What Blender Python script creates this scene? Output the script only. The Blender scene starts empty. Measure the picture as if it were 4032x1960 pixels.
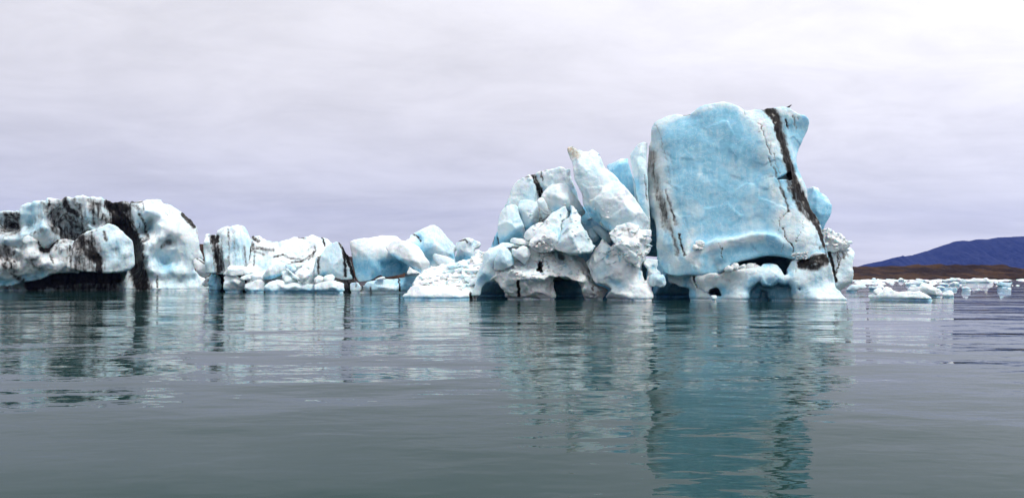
import bpy, bmesh, math, random, time
import numpy as np

# ------------------------------------------------------------------ camera, sky, sun, exposure
FPX = 3045.0          # focal length in photo pixels
CX, YH = 2016.0, 1085.0   # principal column, horizon row in the photo
CAM_H = 2.5
scene = bpy.context.scene
COL = scene.collection

cam_d = bpy.data.cameras.new('camera')
cam_d.sensor_width = 36.0
cam_d.lens = 36.0 * FPX / 4032.0
cam_d.shift_y = (YH - 980.0) / 4032.0
cam_d.clip_start = 0.1
cam_d.clip_end = 60000.0
cam = bpy.data.objects.new('camera', cam_d)
cam.location = (0, 0, CAM_H)
cam.rotation_euler = (math.radians(90), 0, 0)
COL.objects.link(cam)
scene.camera = cam

scene.view_settings.view_transform = 'Standard'
scene.view_settings.look = 'None'
scene.view_settings.exposure = 0.7
scene.view_settings.gamma = 1.0
scene.view_settings.use_curve_mapping = False
scene.cycles.use_denoising = True
scene.cycles.max_bounces = 10
scene.cycles.diffuse_bounces = 2
scene.cycles.glossy_bounces = 4
scene.cycles.volume_bounces = 1
scene.cycles.caustics_reflective = False
scene.cycles.caustics_refractive = False

SUN_EL, SUN_AZ = math.radians(60), math.radians(128)   # azimuth measured clockwise from the view direction
world = bpy.data.worlds.new('World')
scene.world = world
world.use_nodes = True


def build_world():
    nt = world.node_tree
    nt.nodes.clear()
    N = nt.nodes.new
    L = nt.links.new

    def val(x):
        n = N('ShaderNodeValue'); n.outputs[0].default_value = x; return n.outputs[0]

    def mth(op, a, b=None, c=None, clamp=False):
        n = N('ShaderNodeMath'); n.operation = op; n.use_clamp = clamp
        for i, v in enumerate((a, b, c)):
            if v is None: continue
            if isinstance(v, (int, float)): n.inputs[i].default_value = v
            else: L(v, n.inputs[i])
        return n.outputs[0]

    def mix(f, a, b, bt='MIX'):
        n = N('ShaderNodeMix'); n.data_type = 'RGBA'; n.blend_type = bt
        if isinstance(f, (int, float)): n.inputs[0].default_value = f
        else: L(f, n.inputs[0])
        for i, v in ((6, a), (7, b)):
            if isinstance(v, tuple): n.inputs[i].default_value = (*v, 1)
            else: L(v, n.inputs[i])
        return n.outputs[2]

    tc = N('ShaderNodeTexCoord')
    sp = N('ShaderNodeSeparateXYZ'); L(tc.outputs['Generated'], sp.inputs[0])
    z = mth('MAXIMUM', sp.outputs[2], 0.0)
    # cloud layer: the direction projected on a plane high above, so streaks flatten towards the horizon
    den = mth('ADD', z, 0.12)
    cx = mth('DIVIDE', sp.outputs[0], den)
    cy = mth('DIVIDE', sp.outputs[1], den)
    cmb = N('ShaderNodeCombineXYZ'); L(mth('MULTIPLY', cx, 0.7), cmb.inputs[0]); L(cy, cmb.inputs[1])

    def noise(scale, detail, rough, dist=0.0):
        n = N('ShaderNodeTexNoise'); n.inputs['Scale'].default_value = scale
        n.inputs['Detail'].default_value = detail; n.inputs['Roughness'].default_value = rough
        n.inputs['Distortion'].default_value = dist
        L(cmb.outputs[0], n.inputs['Vector']); return n.outputs['Fac']
    n1 = noise(0.55, 7, 0.62, 0.8)
    n2 = noise(2.3, 8, 0.68, 0.5)
    cl = mth('ADD', mth('MULTIPLY', n1, 0.62), mth('MULTIPLY', n2, 0.38))
    r = N('ShaderNodeMapRange'); r.interpolation_type = 'SMOOTHSTEP'
    L(cl, r.inputs[0]); r.inputs[1].default_value = 0.33; r.inputs[2].default_value = 0.66
    r.inputs[3].default_value = SKY['cloud_lo']; r.inputs[4].default_value = SKY['cloud_hi']
    # overcast gradient horizon -> zenith
    ramp = N('ShaderNodeValToRGB')
    L(z, ramp.inputs[0])
    els = ramp.color_ramp.elements
    stops = SKY['ramp']
    els[0].position, els[0].color = stops[0][0], (*stops[0][1], 1)
    els[1].position, els[1].color = stops[-1][0], (*stops[-1][1], 1)
    for p, c in stops[1:-1]:
        e = els.new(p); e.color = (*c, 1)
    # thin, brighter cloud where the sun stands behind the layer (a broad lobe on the sun's side)
    dv = N('ShaderNodeVectorMath'); dv.operation = 'DOT_PRODUCT'
    L(tc.outputs['Generated'], dv.inputs[0])
    a, e = math.radians(SKY['lobe_az']), math.radians(SKY['lobe_el'])
    dv.inputs[1].default_value = (math.sin(a) * math.cos(e), math.cos(a) * math.cos(e), math.sin(e))
    lobe = mth('POWER', mth('MAXIMUM', dv.outputs['Value'], 0.0), SKY['lobe_pow'])
    gain = mth('MULTIPLY', r.outputs[0], mth('ADD', mth('MULTIPLY', lobe, SKY['lobe_gain']), 1.0))
    g = N('ShaderNodeCombineXYZ')
    for i in range(3): L(gain, g.inputs[i])
    cloud = mix(1.0, ramp.outputs[0], g.outputs[0], 'MULTIPLY')
    sky = N('ShaderNodeTexSky'); sky.sky_type = 'NISHITA'; sky.sun_disc = False
    sky.sun_elevation = SUN_EL; sky.sun_rotation = SUN_AZ
    b1 = N('ShaderNodeBackground'); L(sky.outputs[0], b1.inputs[0]); b1.inputs[1].default_value = 0.05
    b2 = N('ShaderNodeBackground'); L(cloud, b2.inputs[0]); b2.inputs[1].default_value = 1.0
    ms = N('ShaderNodeMixShader'); ms.inputs[0].default_value = 0.92     # cloud cover
    L(b1.outputs[0], ms.inputs[1]); L(b2.outputs[0], ms.inputs[2])
    out = N('ShaderNodeOutputWorld'); L(ms.outputs[0], out.inputs[0])


SKY = dict(cloud_lo=0.86, cloud_hi=1.10, lobe_az=46, lobe_el=34, lobe_pow=6.0, lobe_gain=0.6,
           ramp=[(0.0, (0.525, 0.515, 0.53)), (0.05, (0.515, 0.515, 0.54)), (0.13, (0.515, 0.51, 0.55)), (0.22, (0.545, 0.535, 0.565)),
                 (0.34, (0.585, 0.575, 0.60)), (0.6, (0.66, 0.66, 0.68)), (1.0, (0.78, 0.78, 0.78))])
build_world()
sun_d = bpy.data.lights.new('sun', 'SUN')
sun_d.energy = 1.5
sun_d.angle = math.radians(14)
sun_d.color = (1.0, 0.97, 0.92)
sun = bpy.data.objects.new('sun', sun_d)
sun.location = (60, -40, 120)
sun.rotation_euler = (math.pi / 2 - SUN_EL, 0, math.pi - SUN_AZ)
COL.objects.link(sun)

# ------------------------------------------------------------------ noise
T0 = time.time()
_rng = np.random.RandomState(7)
_PERM = np.concatenate([_rng.permutation(256)] * 2).astype(np.int32)
_g = _rng.normal(size=(256, 3)); _GRAD = (_g / np.linalg.norm(_g, axis=1)[:, None]).astype(np.float32)
_RND = _rng.rand(256, 3).astype(np.float32)


def perlin(p):
    i0 = np.floor(p); f = (p - i0).astype(np.float32); i = i0.astype(np.int32) & 255
    u = f * f * f * (f * (f * 6 - 15) + 10)
    x0, y0, z0 = i[:, 0], i[:, 1], i[:, 2]
    res = None
    out = []
    for dx in (0, 1):
        px = _PERM[(x0 + dx) & 255]
        for dy in (0, 1):
            py = _PERM[(px + y0 + dy) & 255]
            for dz in (0, 1):
                g = _GRAD[_PERM[(py + z0 + dz) & 255]]
                out.append(g[:, 0] * (f[:, 0] - dx) + g[:, 1] * (f[:, 1] - dy) + g[:, 2] * (f[:, 2] - dz))
    c = out
    a = [c[k] + (c[k + 1] - c[k]) * u[:, 2] for k in (0, 2, 4, 6)]
    b = [a[0] + (a[1] - a[0]) * u[:, 1], a[2] + (a[3] - a[2]) * u[:, 1]]
    return b[0] + (b[1] - b[0]) * u[:, 0]


def fbm(p, scale, octs, rough=0.5, billow=False, stretch=None):
    q = p / scale
    if stretch is not None: q = q / np.asarray(stretch, np.float32)
    a, s, n = 1.0, np.zeros(len(p), np.float32), 0
    for o in range(octs):
        v = perlin(q + 17.3 * o)
        s += a * ((np.abs(v) * 2 - 0.5) if billow else v)
        a *= rough; q = q * 2.03
    return s


def cells(p, scale):
    """nearest jittered cell: distance to it, its random vector, the offset from its centre"""
    q = (p / scale).astype(np.float32); i0 = np.floor(q).astype(np.int32)
    best = np.full(len(p), 9e9, np.float32); bo = np.zeros((len(p), 3), np.float32); bh = np.zeros(len(p), np.int32)
    for dx in (-1, 0, 1):
        for dy in (-1, 0, 1):
            for dz in (-1, 0, 1):
                c = i0 + np.array([dx, dy, dz], np.int32); k = c & 255
                h = _PERM[(_PERM[(_PERM[k[:, 0]] + k[:, 1]) & 255] + k[:, 2]) & 255]
                o = q - (c + _RND[h]); d = (o * o).sum(1)
                m = d < best
                best[m] = d[m]; bo[m] = o[m]; bh[m] = h[m]
    return np.sqrt(best), _GRAD[(bh * 7 + 3) & 255], bo


# ------------------------------------------------------------------ signed distance helpers
def smax(a, b, k):
    if k <= 0: return np.maximum(a, b)
    h = np.maximum(k - np.abs(a - b), 0) / k
    return np.maximum(a, b) + h * h * k * 0.25


def smin(a, b, k):
    return -smax(-a, -b, k)


def poly_sdf(poly, X, Z):
    """signed distance to a closed polygon, negative inside"""
    P = np.asarray(poly, np.float32); Q = np.roll(P, -1, 0)
    d2 = np.full(X.shape, 1e12, np.float32); ins = np.zeros(X.shape, bool)
    for (ax, az), (bx, bz) in zip(P, Q):
        ex, ez = bx - ax, bz - az
        L2 = ex * ex + ez * ez
        if L2 < 1e-9: continue
        t = np.clip(((X - ax) * ex + (Z - az) * ez) / L2, 0, 1)
        dd = (X - ax - t * ex) ** 2 + (Z - az - t * ez) ** 2
        d2 = np.minimum(d2, dd)
        if abs(ez) > 1e-9:
            cond = (az > Z) != (bz > Z)
            ins ^= cond & (X < ex * (Z - az) / ez + ax)
    d = np.sqrt(d2)
    return np.where(ins, -d, d)


def seg_dist(pts, x, y):
    d = np.full(x.shape, 1e9, np.float32)
    if len(pts) == 1:
        return np.hypot(x - pts[0][0], y - pts[0][1])
    for (ax, ay), (bx, by) in zip(pts[:-1], pts[1:]):
        ex, ey = bx - ax, by - ay
        t = np.clip(((x - ax) * ex + (y - ay) * ey) / max(ex * ex + ey * ey, 1e-6), 0, 1)
        d = np.minimum(d, np.hypot(x - ax - t * ex, y - ay - t * ey))
    return d


def surface_nets(D, origin, h):
    s = D < 0
    nx, ny, nz = D.shape
    c = np.zeros((nx - 1, ny - 1, nz - 1), np.int8)
    for dx in (0, 1):
        for dy in (0, 1):
            for dz in (0, 1):
                c += s[dx:nx - 1 + dx, dy:ny - 1 + dy, dz:nz - 1 + dz]
    mask = (c > 0) & (c < 8)
    I = np.argwhere(mask)
    ids = np.full(mask.shape, -1, np.int32); ids[mask] = np.arange(len(I), dtype=np.int32)
    offs = [(a, b, d) for a in (0, 1) for b in (0, 1) for d in (0, 1)]
    V = np.stack([D[I[:, 0] + a, I[:, 1] + b, I[:, 2] + d] for a, b, d in offs], 1)
    acc = np.zeros((len(I), 3), np.float32); cnt = np.zeros(len(I), np.float32)
    for i, oa in enumerate(offs):
        for j, ob in enumerate(offs):
            if j <= i or sum(abs(p - q) for p, q in zip(oa, ob)) != 1: continue
            va, vb = V[:, i], V[:, j]
            m = (va < 0) != (vb < 0)
            t = np.where(m, va / np.where(m, va - vb, 1), 0).astype(np.float32)
            pa, pb = np.array(oa, np.float32), np.array(ob, np.float32)
            acc += m[:, None] * (pa + t[:, None] * (pb - pa)); cnt += m
    P = (I + acc / cnt[:, None]) * h + np.asarray(origin)
    faces = []
    ax = s[:-1, 1:-1, 1:-1] != s[1:, 1:-1, 1:-1]; A = np.argwhere(ax)
    i, j, k = A[:, 0], A[:, 1] + 1, A[:, 2] + 1; fl = s[i, j, k]
    q = np.stack([ids[i, j - 1, k - 1], ids[i, j, k - 1], ids[i, j, k], ids[i, j - 1, k]], 1); faces.append(np.where(fl[:, None], q, q[:, ::-1]))
    ay = s[1:-1, :-1, 1:-1] != s[1:-1, 1:, 1:-1]; A = np.argwhere(ay)
    i, j, k = A[:, 0] + 1, A[:, 1], A[:, 2] + 1; fl = s[i, j, k]
    q = np.stack([ids[i - 1, j, k - 1], ids[i - 1, j, k], ids[i, j, k], ids[i, j, k - 1]], 1); faces.append(np.where(fl[:, None], q, q[:, ::-1]))
    az = s[1:-1, 1:-1, :-1] != s[1:-1, 1:-1, 1:]; A = np.argwhere(az)
    i, j, k = A[:, 0] + 1, A[:, 1] + 1, A[:, 2]; fl = s[i, j, k]
    q = np.stack([ids[i - 1, j - 1, k], ids[i, j - 1, k], ids[i, j, k], ids[i - 1, j, k]], 1); faces.append(np.where(fl[:, None], q, q[:, ::-1]))
    return P.astype(np.float32), np.concatenate(faces).astype(np.int32)


def vnormals(P, F):
    n = np.cross(P[F[:, 2]] - P[F[:, 0]], P[F[:, 3]] - P[F[:, 1]])
    N = np.zeros_like(P)
    for c in range(4):
        for a in range(3): N[:, a] += np.bincount(F[:, c], n[:, a], len(P)).astype(np.float32)
    return N / np.maximum(np.linalg.norm(N, axis=1), 1e-9)[:, None]


def mesh_from(name, P, F, mat, attr=None, smooth=True):
    me = bpy.data.meshes.new(name)
    me.vertices.add(len(P)); me.vertices.foreach_set('co', P.astype(np.float32).ravel())
    k = F.shape[1]
    me.loops.add(F.size); me.loops.foreach_set('vertex_index', F.ravel())
    me.polygons.add(len(F)); me.polygons.foreach_set('loop_start', np.arange(0, F.size, k, dtype=np.int32))
    me.update(calc_edges=True)
    me.polygons.foreach_set('use_smooth', np.full(len(F), smooth))
    if attr is not None:
        a = me.attributes.new('ice', 'FLOAT_COLOR', 'POINT')
        a.data.foreach_set('color', np.concatenate([attr, np.ones((len(P), 1))], 1).astype(np.float32).ravel())
    me.materials.append(mat)
    me.update()
    return me


# ------------------------------------------------------------------ photo crops -> photo pixels
CROPS = {1: (0, 740, 2.8453), 2: (780, 860, 3.7939), 3: (1340, 850, 3.5773), 4: (1880, 540, 2.9806), 5: (1560, 880, 2.4769),
         6: (2460, 370, 2.3628), 7: (2500, 860, 2.8), 8: (3300, 900, 3.5191), 9: (2440, 960, 4.948), 10: (2900, 960, 4.948),
         11: (1900, 880, 4.948), 12: (3340, 1020, 3.7225)}


def A(crop, s):
    """'x,y x,y,d ...' in crop pixels -> list of tuples in photo pixels (third value kept)"""
    x0, y0, k = CROPS[crop]
    out = []
    for w in s.split():
        v = [float(t) for t in w.split(',')]
        out.append((v[0] / k + x0, v[1] / k + y0, *v[2:]))
    return out


def depth_at(py):
    """distance at which the water surface shows on photo row py"""
    return CAM_H * FPX / (py - YH)


class Frame:
    """an upright plane facing the viewpoint's side of the lagoon; u runs along it, w runs away behind it"""
    def __init__(self, pxc, Y):
        self.phi = math.atan((pxc - CX) / FPX)
        self.c, self.s = math.cos(self.phi), math.sin(self.phi)
        self.D = Y / self.c
        self.o = np.array([Y * math.tan(self.phi), Y, 0.0])

    def uz(self, px, py, w=0.0):
        a = (np.asarray(px, float) - CX) / FPX; b = (YH - np.asarray(py, float)) / FPX
        cc = a * self.s + self.c; ll = a * self.c - self.s
        return ll / cc * (self.D + w), CAM_H + b / cc * (self.D + w)

    def px(self, u, z):
        a = np.tan(np.arctan(u / self.D) + self.phi)
        cc = a * self.s + self.c
        return a * FPX + CX, YH - (z - CAM_H) * cc / self.D * FPX

    def world(self, u, w, z):
        return np.stack([self.o[0] + u * self.c + w * self.s, self.o[1] - u * self.s + w * self.c, z], -1)


def rbf(pts, u, z, c=0.25):
    p = np.asarray(pts, float); n = len(p)
    if n == 1: return np.full(u.shape, p[0, 2], np.float32)
    r = np.sqrt(((p[:, None, :2] - p[None, :, :2]) ** 2).sum(-1) + c * c)
    M = np.zeros((n + 1, n + 1)); M[:n, :n] = r + np.eye(n) * 1e-6; M[n, :n] = M[:n, n] = 1
    w = np.linalg.solve(M, np.concatenate([p[:, 2], [0]]))
    out = np.full(u.shape, w[n], np.float32)
    for k in range(n):
        out += (w[k] * np.sqrt((u - p[k, 0]) ** 2 + (z - p[k, 1]) ** 2 + c * c)).astype(np.float32)
    lim = p[:, 2].min() - 1.0, p[:, 2].max() + 1.0
    return np.clip(out, *lim)


def prim(poly, Y=None, T=6.0, relief=(), k=0.7, taper=0.12, sink=None, lean=0.12):
    return dict(poly=poly, Y=Y, T=T, relief=list(relief), k=k, taper=taper, sink=sink, lean=lean)


class Ice:
    """one ice body: union of prims minus cuts, displaced, meshed, with dirt / blue / tan attributes"""
    pass


def ice_mesh(name, prims, Y, vox=None, cuts=(), rough=(0.22, 2.2), fine=0.03, facet=None, lumps=None, blend=0.4,
             dirt=(), blue=(), blue0=0.0, tan=(), seed=0, flute=None, mat=None, origin=None, kf=0.32, chisel=(9, 95.5), gain=1.0, notch=0.22):
    xs = [p[0] for p in prims[0]['poly']]
    fr = Frame(0.5 * (min(xs) + max(xs)), Y)
    if vox is None: vox = Y / 773.0 * 1.12
    us, zs, ws = [], [], []
    PR = []
    for pr in prims:
        w0 = 0.0 if pr['Y'] is None else (pr['Y'] - Y) / fr.c
        P = []
        ymax = max(q[1] for q in pr['poly'])
        for q in pr['poly']:
            U, Z = fr.uz(q[0], q[1], w0)
            if pr['sink'] is not None and q[1] > ymax - pr['sink']: Z = -1.2 - pr['taper'] * pr['T']
            P.append((float(U), float(Z)))
        R = []
        for q in pr['relief']:
            U, Z = fr.uz(q[0], q[1], w0); R.append((float(U), float(Z), q[2] * gain))
        PR.append((P, R, w0, pr))
        us += [p[0] for p in P]; zs += [p[1] for p in P]
        mx = max([r[2] for r in R], default=0.0) + abs(pr['lean']) * 0.5 * (max(q[1] for q in P) - max(min(q[1] for q in P), 0)) + 0.3
        ws += [w0 - mx, w0 + pr['T']]
    m = rough[0] * 1.5 + 3 * vox + (lumps[0] if lumps else 0) + (facet[0] if facet else 0)
    u0, u1 = min(us) - m, max(us) + m; z0, z1 = max(min(zs) - m, -1.5), max(zs) + m; w0_, w1_ = min(ws) - m, max(ws) + m
    U = np.arange(u0, u1, vox, dtype=np.float32); W = np.arange(w0_, w1_, vox, dtype=np.float32); Z = np.arange(z0, z1, vox, dtype=np.float32)
    UU, ZZ = np.meshgrid(U, Z, indexing='ij')
    D = None
    Wb = W[None, :, None]
    for P, R, w0, pr in PR:
        d2 = poly_sdf(P, UU, ZZ) - (0.3 * pr['k'] * kf + 0.05)
        if R or pr['lean']:
            H = rbf(R, UU, ZZ) if R else np.zeros_like(UU)
            zz = [q[1] for q in P]
            H = H - pr['lean'] * (ZZ - 0.5 * (max(max(zz), 0) + max(min(zz), 0)))
            gx, gz = np.gradient(H, vox)
            den = np.sqrt(1 + np.minimum(gx * gx + gz * gz, 9))
        else:
            H = np.zeros_like(UU); den = np.ones_like(UU)
        dd = d2[:, None, :] + pr['taper'] * np.maximum(Wb - w0, 0)
        front = ((w0 - H)[:, None, :] - Wb) / den[:, None, :]
        d = smax(dd, front, pr['k'] * kf)
        d = smax(d, Wb - (w0 + pr['T']), pr['k'] * kf)
        D = d if D is None else smin(D, d, blend)
    # fracture planes: flat faces struck off the side that shows, with crisp arrises between them
    if chisel:
        ins = np.argwhere(D[::2, ::2, ::2] < 0) * 2
        rs = np.random.RandomState(1000 + seed)
        if len(ins) > 50:
            if len(ins) > 20000: ins = ins[rs.choice(len(ins), 20000, False)]
            ip = np.stack([U[ins[:, 0]], W[ins[:, 1]], Z[ins[:, 2]]], 1)
            ip = ip[ip[:, 2] > -0.2]
            for _ in range(chisel[0]):
                sprd = chisel[2] if len(chisel) > 2 else 1.0
                n = np.array([rs.uniform(-1, 1) * sprd, -rs.uniform(.5, 1.2), rs.uniform(-.7, .9) * sprd]); n /= np.linalg.norm(n)
                off = np.percentile(ip @ n, rs.uniform(chisel[1], 99.6))
                D = np.maximum(D, (n[0] * U[:, None, None] + n[1] * Wb + n[2] * Z[None, None, :]) - off)
    for cu in cuts:
        P = [tuple(float(v) for v in fr.uz(q[0], q[1], (cu['Y'] - Y) / fr.c)) for q in cu['poly']]
        if cu.get('sink'):
            ym = max(q[1] for q in cu['poly'])
            P = [(p[0], -2.5 if q[1] > ym - cu['sink'] else p[1]) for p, q in zip(P, cu['poly'])]
        d2 = poly_sdf(P, UU, ZZ)
        wY = (cu['Y'] - Y) / fr.c
        dc = d2[:, None, :] - cu.get('widen', 0.3) * np.clip(Wb - wY, 0, 30)
        dc = np.maximum(dc, Wb - (wY + cu['depth']))
        if cu.get('start') is not None: dc = np.maximum(dc, (wY + cu['start']) - Wb)
        D = smax(D, -dc, cu.get('k', 0.3))
    D = D.astype(np.float32)
    # displacement in the narrow band
    amp = rough[0] * 1.3 + (lumps[0] if lumps else 0) + (facet[0] if facet else 0) + 0.05
    band = np.abs(D) < amp + 2 * vox
    ib = np.argwhere(band)
    pb = np.stack([U[ib[:, 0]], W[ib[:, 1]], Z[ib[:, 2]]], 1).astype(np.float32) + np.float32(seed * 13.7)
    disp = rough[0] * fbm(pb, rough[1], 3, 0.5) * 1.4
    if lumps:
        f1, _, _ = cells(pb + 0.3 * fbm(pb, lumps[1] * .7, 1)[:, None], lumps[1])
        disp += lumps[0] * (np.minimum(f1, 1.0) ** 2 - 0.35)
    if facet:
        f1, g, o = cells(pb, facet[1])
        disp += facet[0] * np.clip((g * o).sum(1) * 1.6, -1, 1)
    if flute:   # vertical melt flutes: noise with no change along z
        disp += flute[0] * fbm(pb, flute[1], 2, 0.5, billow=True, stretch=(1, 1, 7))
    if notch:   # melt notch worn along the waterline
        disp += notch * np.exp(-((pb[:, 2] - np.float32(seed * 13.7) - 0.06) / 0.17) ** 2)
    D[band] += disp
    D[0] = D[-1] = 1.0; D[:, 0] = D[:, -1] = 1.0; D[:, :, -1] = 1.0; D[:, :, 0] = np.abs(D[:, :, 0])
    V, F = surface_nets(D, (U[0], W[0], Z[0]), vox)
    Nn = vnormals(V, F)
    if fine: V = V + Nn * (fine * fbm(V + seed, 0.45, 2, 0.6))[:, None]
    px, py = fr.px(V[:, 0], V[:, 2])
    at = np.zeros((len(V), 3), np.float32)
    wob = fbm(V + 5.1, 1.6, 3, 0.6)
    wob2 = fbm(V + 9.7, 0.5, 2, 0.6)
    pxm = FPX / Y   # px per metre
    at[:, 1] = blue0
    for pts, rad, v in blue:
        d = seg_dist(pts, px, py) / rad + wob * 0.35
        w = np.exp(-np.maximum(d, 0) ** 2 * 1.2)
        at[:, 1] += (v - at[:, 1]) * w
    for pts, rad, v in dirt:
        d = seg_dist(pts, px + wob2 * 0.25 * pxm, py) / rad + wob * 0.25
        w = (v * 1.35 if v >= 1 else v) * np.clip(1.35 - d * 0.75, 0, 1)
        at[:, 0] = np.maximum(at[:, 0], w)
    for pts, rad, v in tan:
        d = seg_dist(pts, px, py) / rad + wob * 0.35
        at[:, 2] = np.maximum(at[:, 2], v * np.clip(1.5 - d, 0, 1))
    # grit bands melt back into furrows that run along the slope
    if len(dirt):
        V = V - Nn * (np.clip(at[:, 0], 0, 1) * (0.07 + 0.16 * np.maximum(fbm(V + 3.3, 0.8, 2, 0.5, stretch=(.45, .45, 3)), -.3)))[:, None]
    Wd = fr.world(V[:, 0], V[:, 1], V[:, 2])
    if origin is None: origin = fr.world(0.0, 0.0, 0.0)
    me = mesh_from(name, Wd - np.asarray(origin), F, mat or ICE, at)
    return me, origin


def S(crop, s, rad, v):
    """a stroke given in crop pixels, radius in crop pixels too"""
    return (A(crop, s), rad / CROPS[crop][2], v)


def tag(o, label=None, cat=None, group=None, kind=None):
    if label: o['label'] = label
    if cat: o['category'] = cat
    if group: o['group'] = group
    if kind: o['kind'] = kind
    return o


def link(name, me, loc=(0, 0, 0), parent=None):
    o = bpy.data.objects.new(name, me)
    COL.objects.link(o)
    o.location = loc
    if parent is not None: o.parent = parent
    return o


def ice_thing(name, label, cat, *args, group=None, **kw):
    me, org = ice_mesh(name, *args, **kw)
    o = link(name, me, org)
    return tag(o, label, cat, group)


def berg(name, label, cat, pxc, Y, group=None):
    e = bpy.data.objects.new(name, None); COL.objects.link(e)
    e.location = Frame(pxc, Y).o
    e.empty_display_size = 2
    return tag(e, label, cat, group)


def ice_part(root, name, *args, label=None, **kw):
    me, org = ice_mesh(name, *args, origin=np.array(root.location), **kw)
    o = link(name, me, (0, 0, 0), root)
    if label: o['label'] = label
    return o


# ------------------------------------------------------------------ materials
def new_mat(name):
    m = bpy.data.materials.new(name); m.use_nodes = True
    nt = m.node_tree; nt.nodes.clear()
    out = nt.nodes.new('ShaderNodeOutputMaterial')
    b = nt.nodes.new('ShaderNodeBsdfPrincipled')
    nt.links.new(b.outputs[0], out.inputs[0])
    return m, nt, b


class NB:
    def __init__(self, nt):
        self.nt = nt; self.N = nt.nodes.new; self.L = nt.links.new

    def put(self, sock, v):
        if isinstance(v, (int, float)): sock.default_value = v
        elif isinstance(v, tuple): sock.default_value = (*v, 1) if len(v) == 3 and sock.type == 'RGBA' else v
        else: self.L(v, sock)

    def math(self, op, a, b=None, clamp=False):
        n = self.N('ShaderNodeMath'); n.operation = op; n.use_clamp = clamp
        self.put(n.inputs[0], a)
        if b is not None: self.put(n.inputs[1], b)
        return n.outputs[0]

    def mix(self, f, a, b, bt='MIX'):
        n = self.N('ShaderNodeMix'); n.data_type = 'RGBA'; n.blend_type = bt
        self.put(n.inputs[0], f); self.put(n.inputs[6], a); self.put(n.inputs[7], b)
        return n.outputs[2]

    def rng(self, v, a, b, c=0.0, d=1.0, smooth=True):
        n = self.N('ShaderNodeMapRange'); n.interpolation_type = 'SMOOTHSTEP' if smooth else 'LINEAR'
        for i, x in enumerate((v, a, b, c, d)): self.put(n.inputs[i], x)
        return n.outputs[0]

    def noise(self, vec, scale, detail=4.0, rough=0.5, dist=0.0):
        n = self.N('ShaderNodeTexNoise'); self.L(vec, n.inputs['Vector'])
        n.inputs['Scale'].default_value = scale; n.inputs['Detail'].default_value = detail
        n.inputs['Roughness'].default_value = rough; n.inputs['Distortion'].default_value = dist
        return n.outputs['Fac']

    def voro(self, vec, scale, feature='F1'):
        n = self.N('ShaderNodeTexVoronoi'); n.feature = feature; self.L(vec, n.inputs['Vector'])
        n.inputs['Scale'].default_value = scale
        return n.outputs['Distance']

    def mapping(self, vec, scale=(1, 1, 1), rot=(0, 0, 0)):
        n = self.N('ShaderNodeMapping'); self.L(vec, n.inputs[0])
        n.inputs['Scale'].default_value = scale; n.inputs['Rotation'].default_value = rot
        return n.outputs[0]

    def bump(self, h, strength, dist, normal=None):
        n = self.N('ShaderNodeBump'); n.inputs['Strength'].default_value = strength
        n.inputs['Distance'].default_value = dist; self.L(h, n.inputs['Height'])
        if normal is not None: self.L(normal, n.inputs['Normal'])
        return n.outputs[0]


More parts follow.
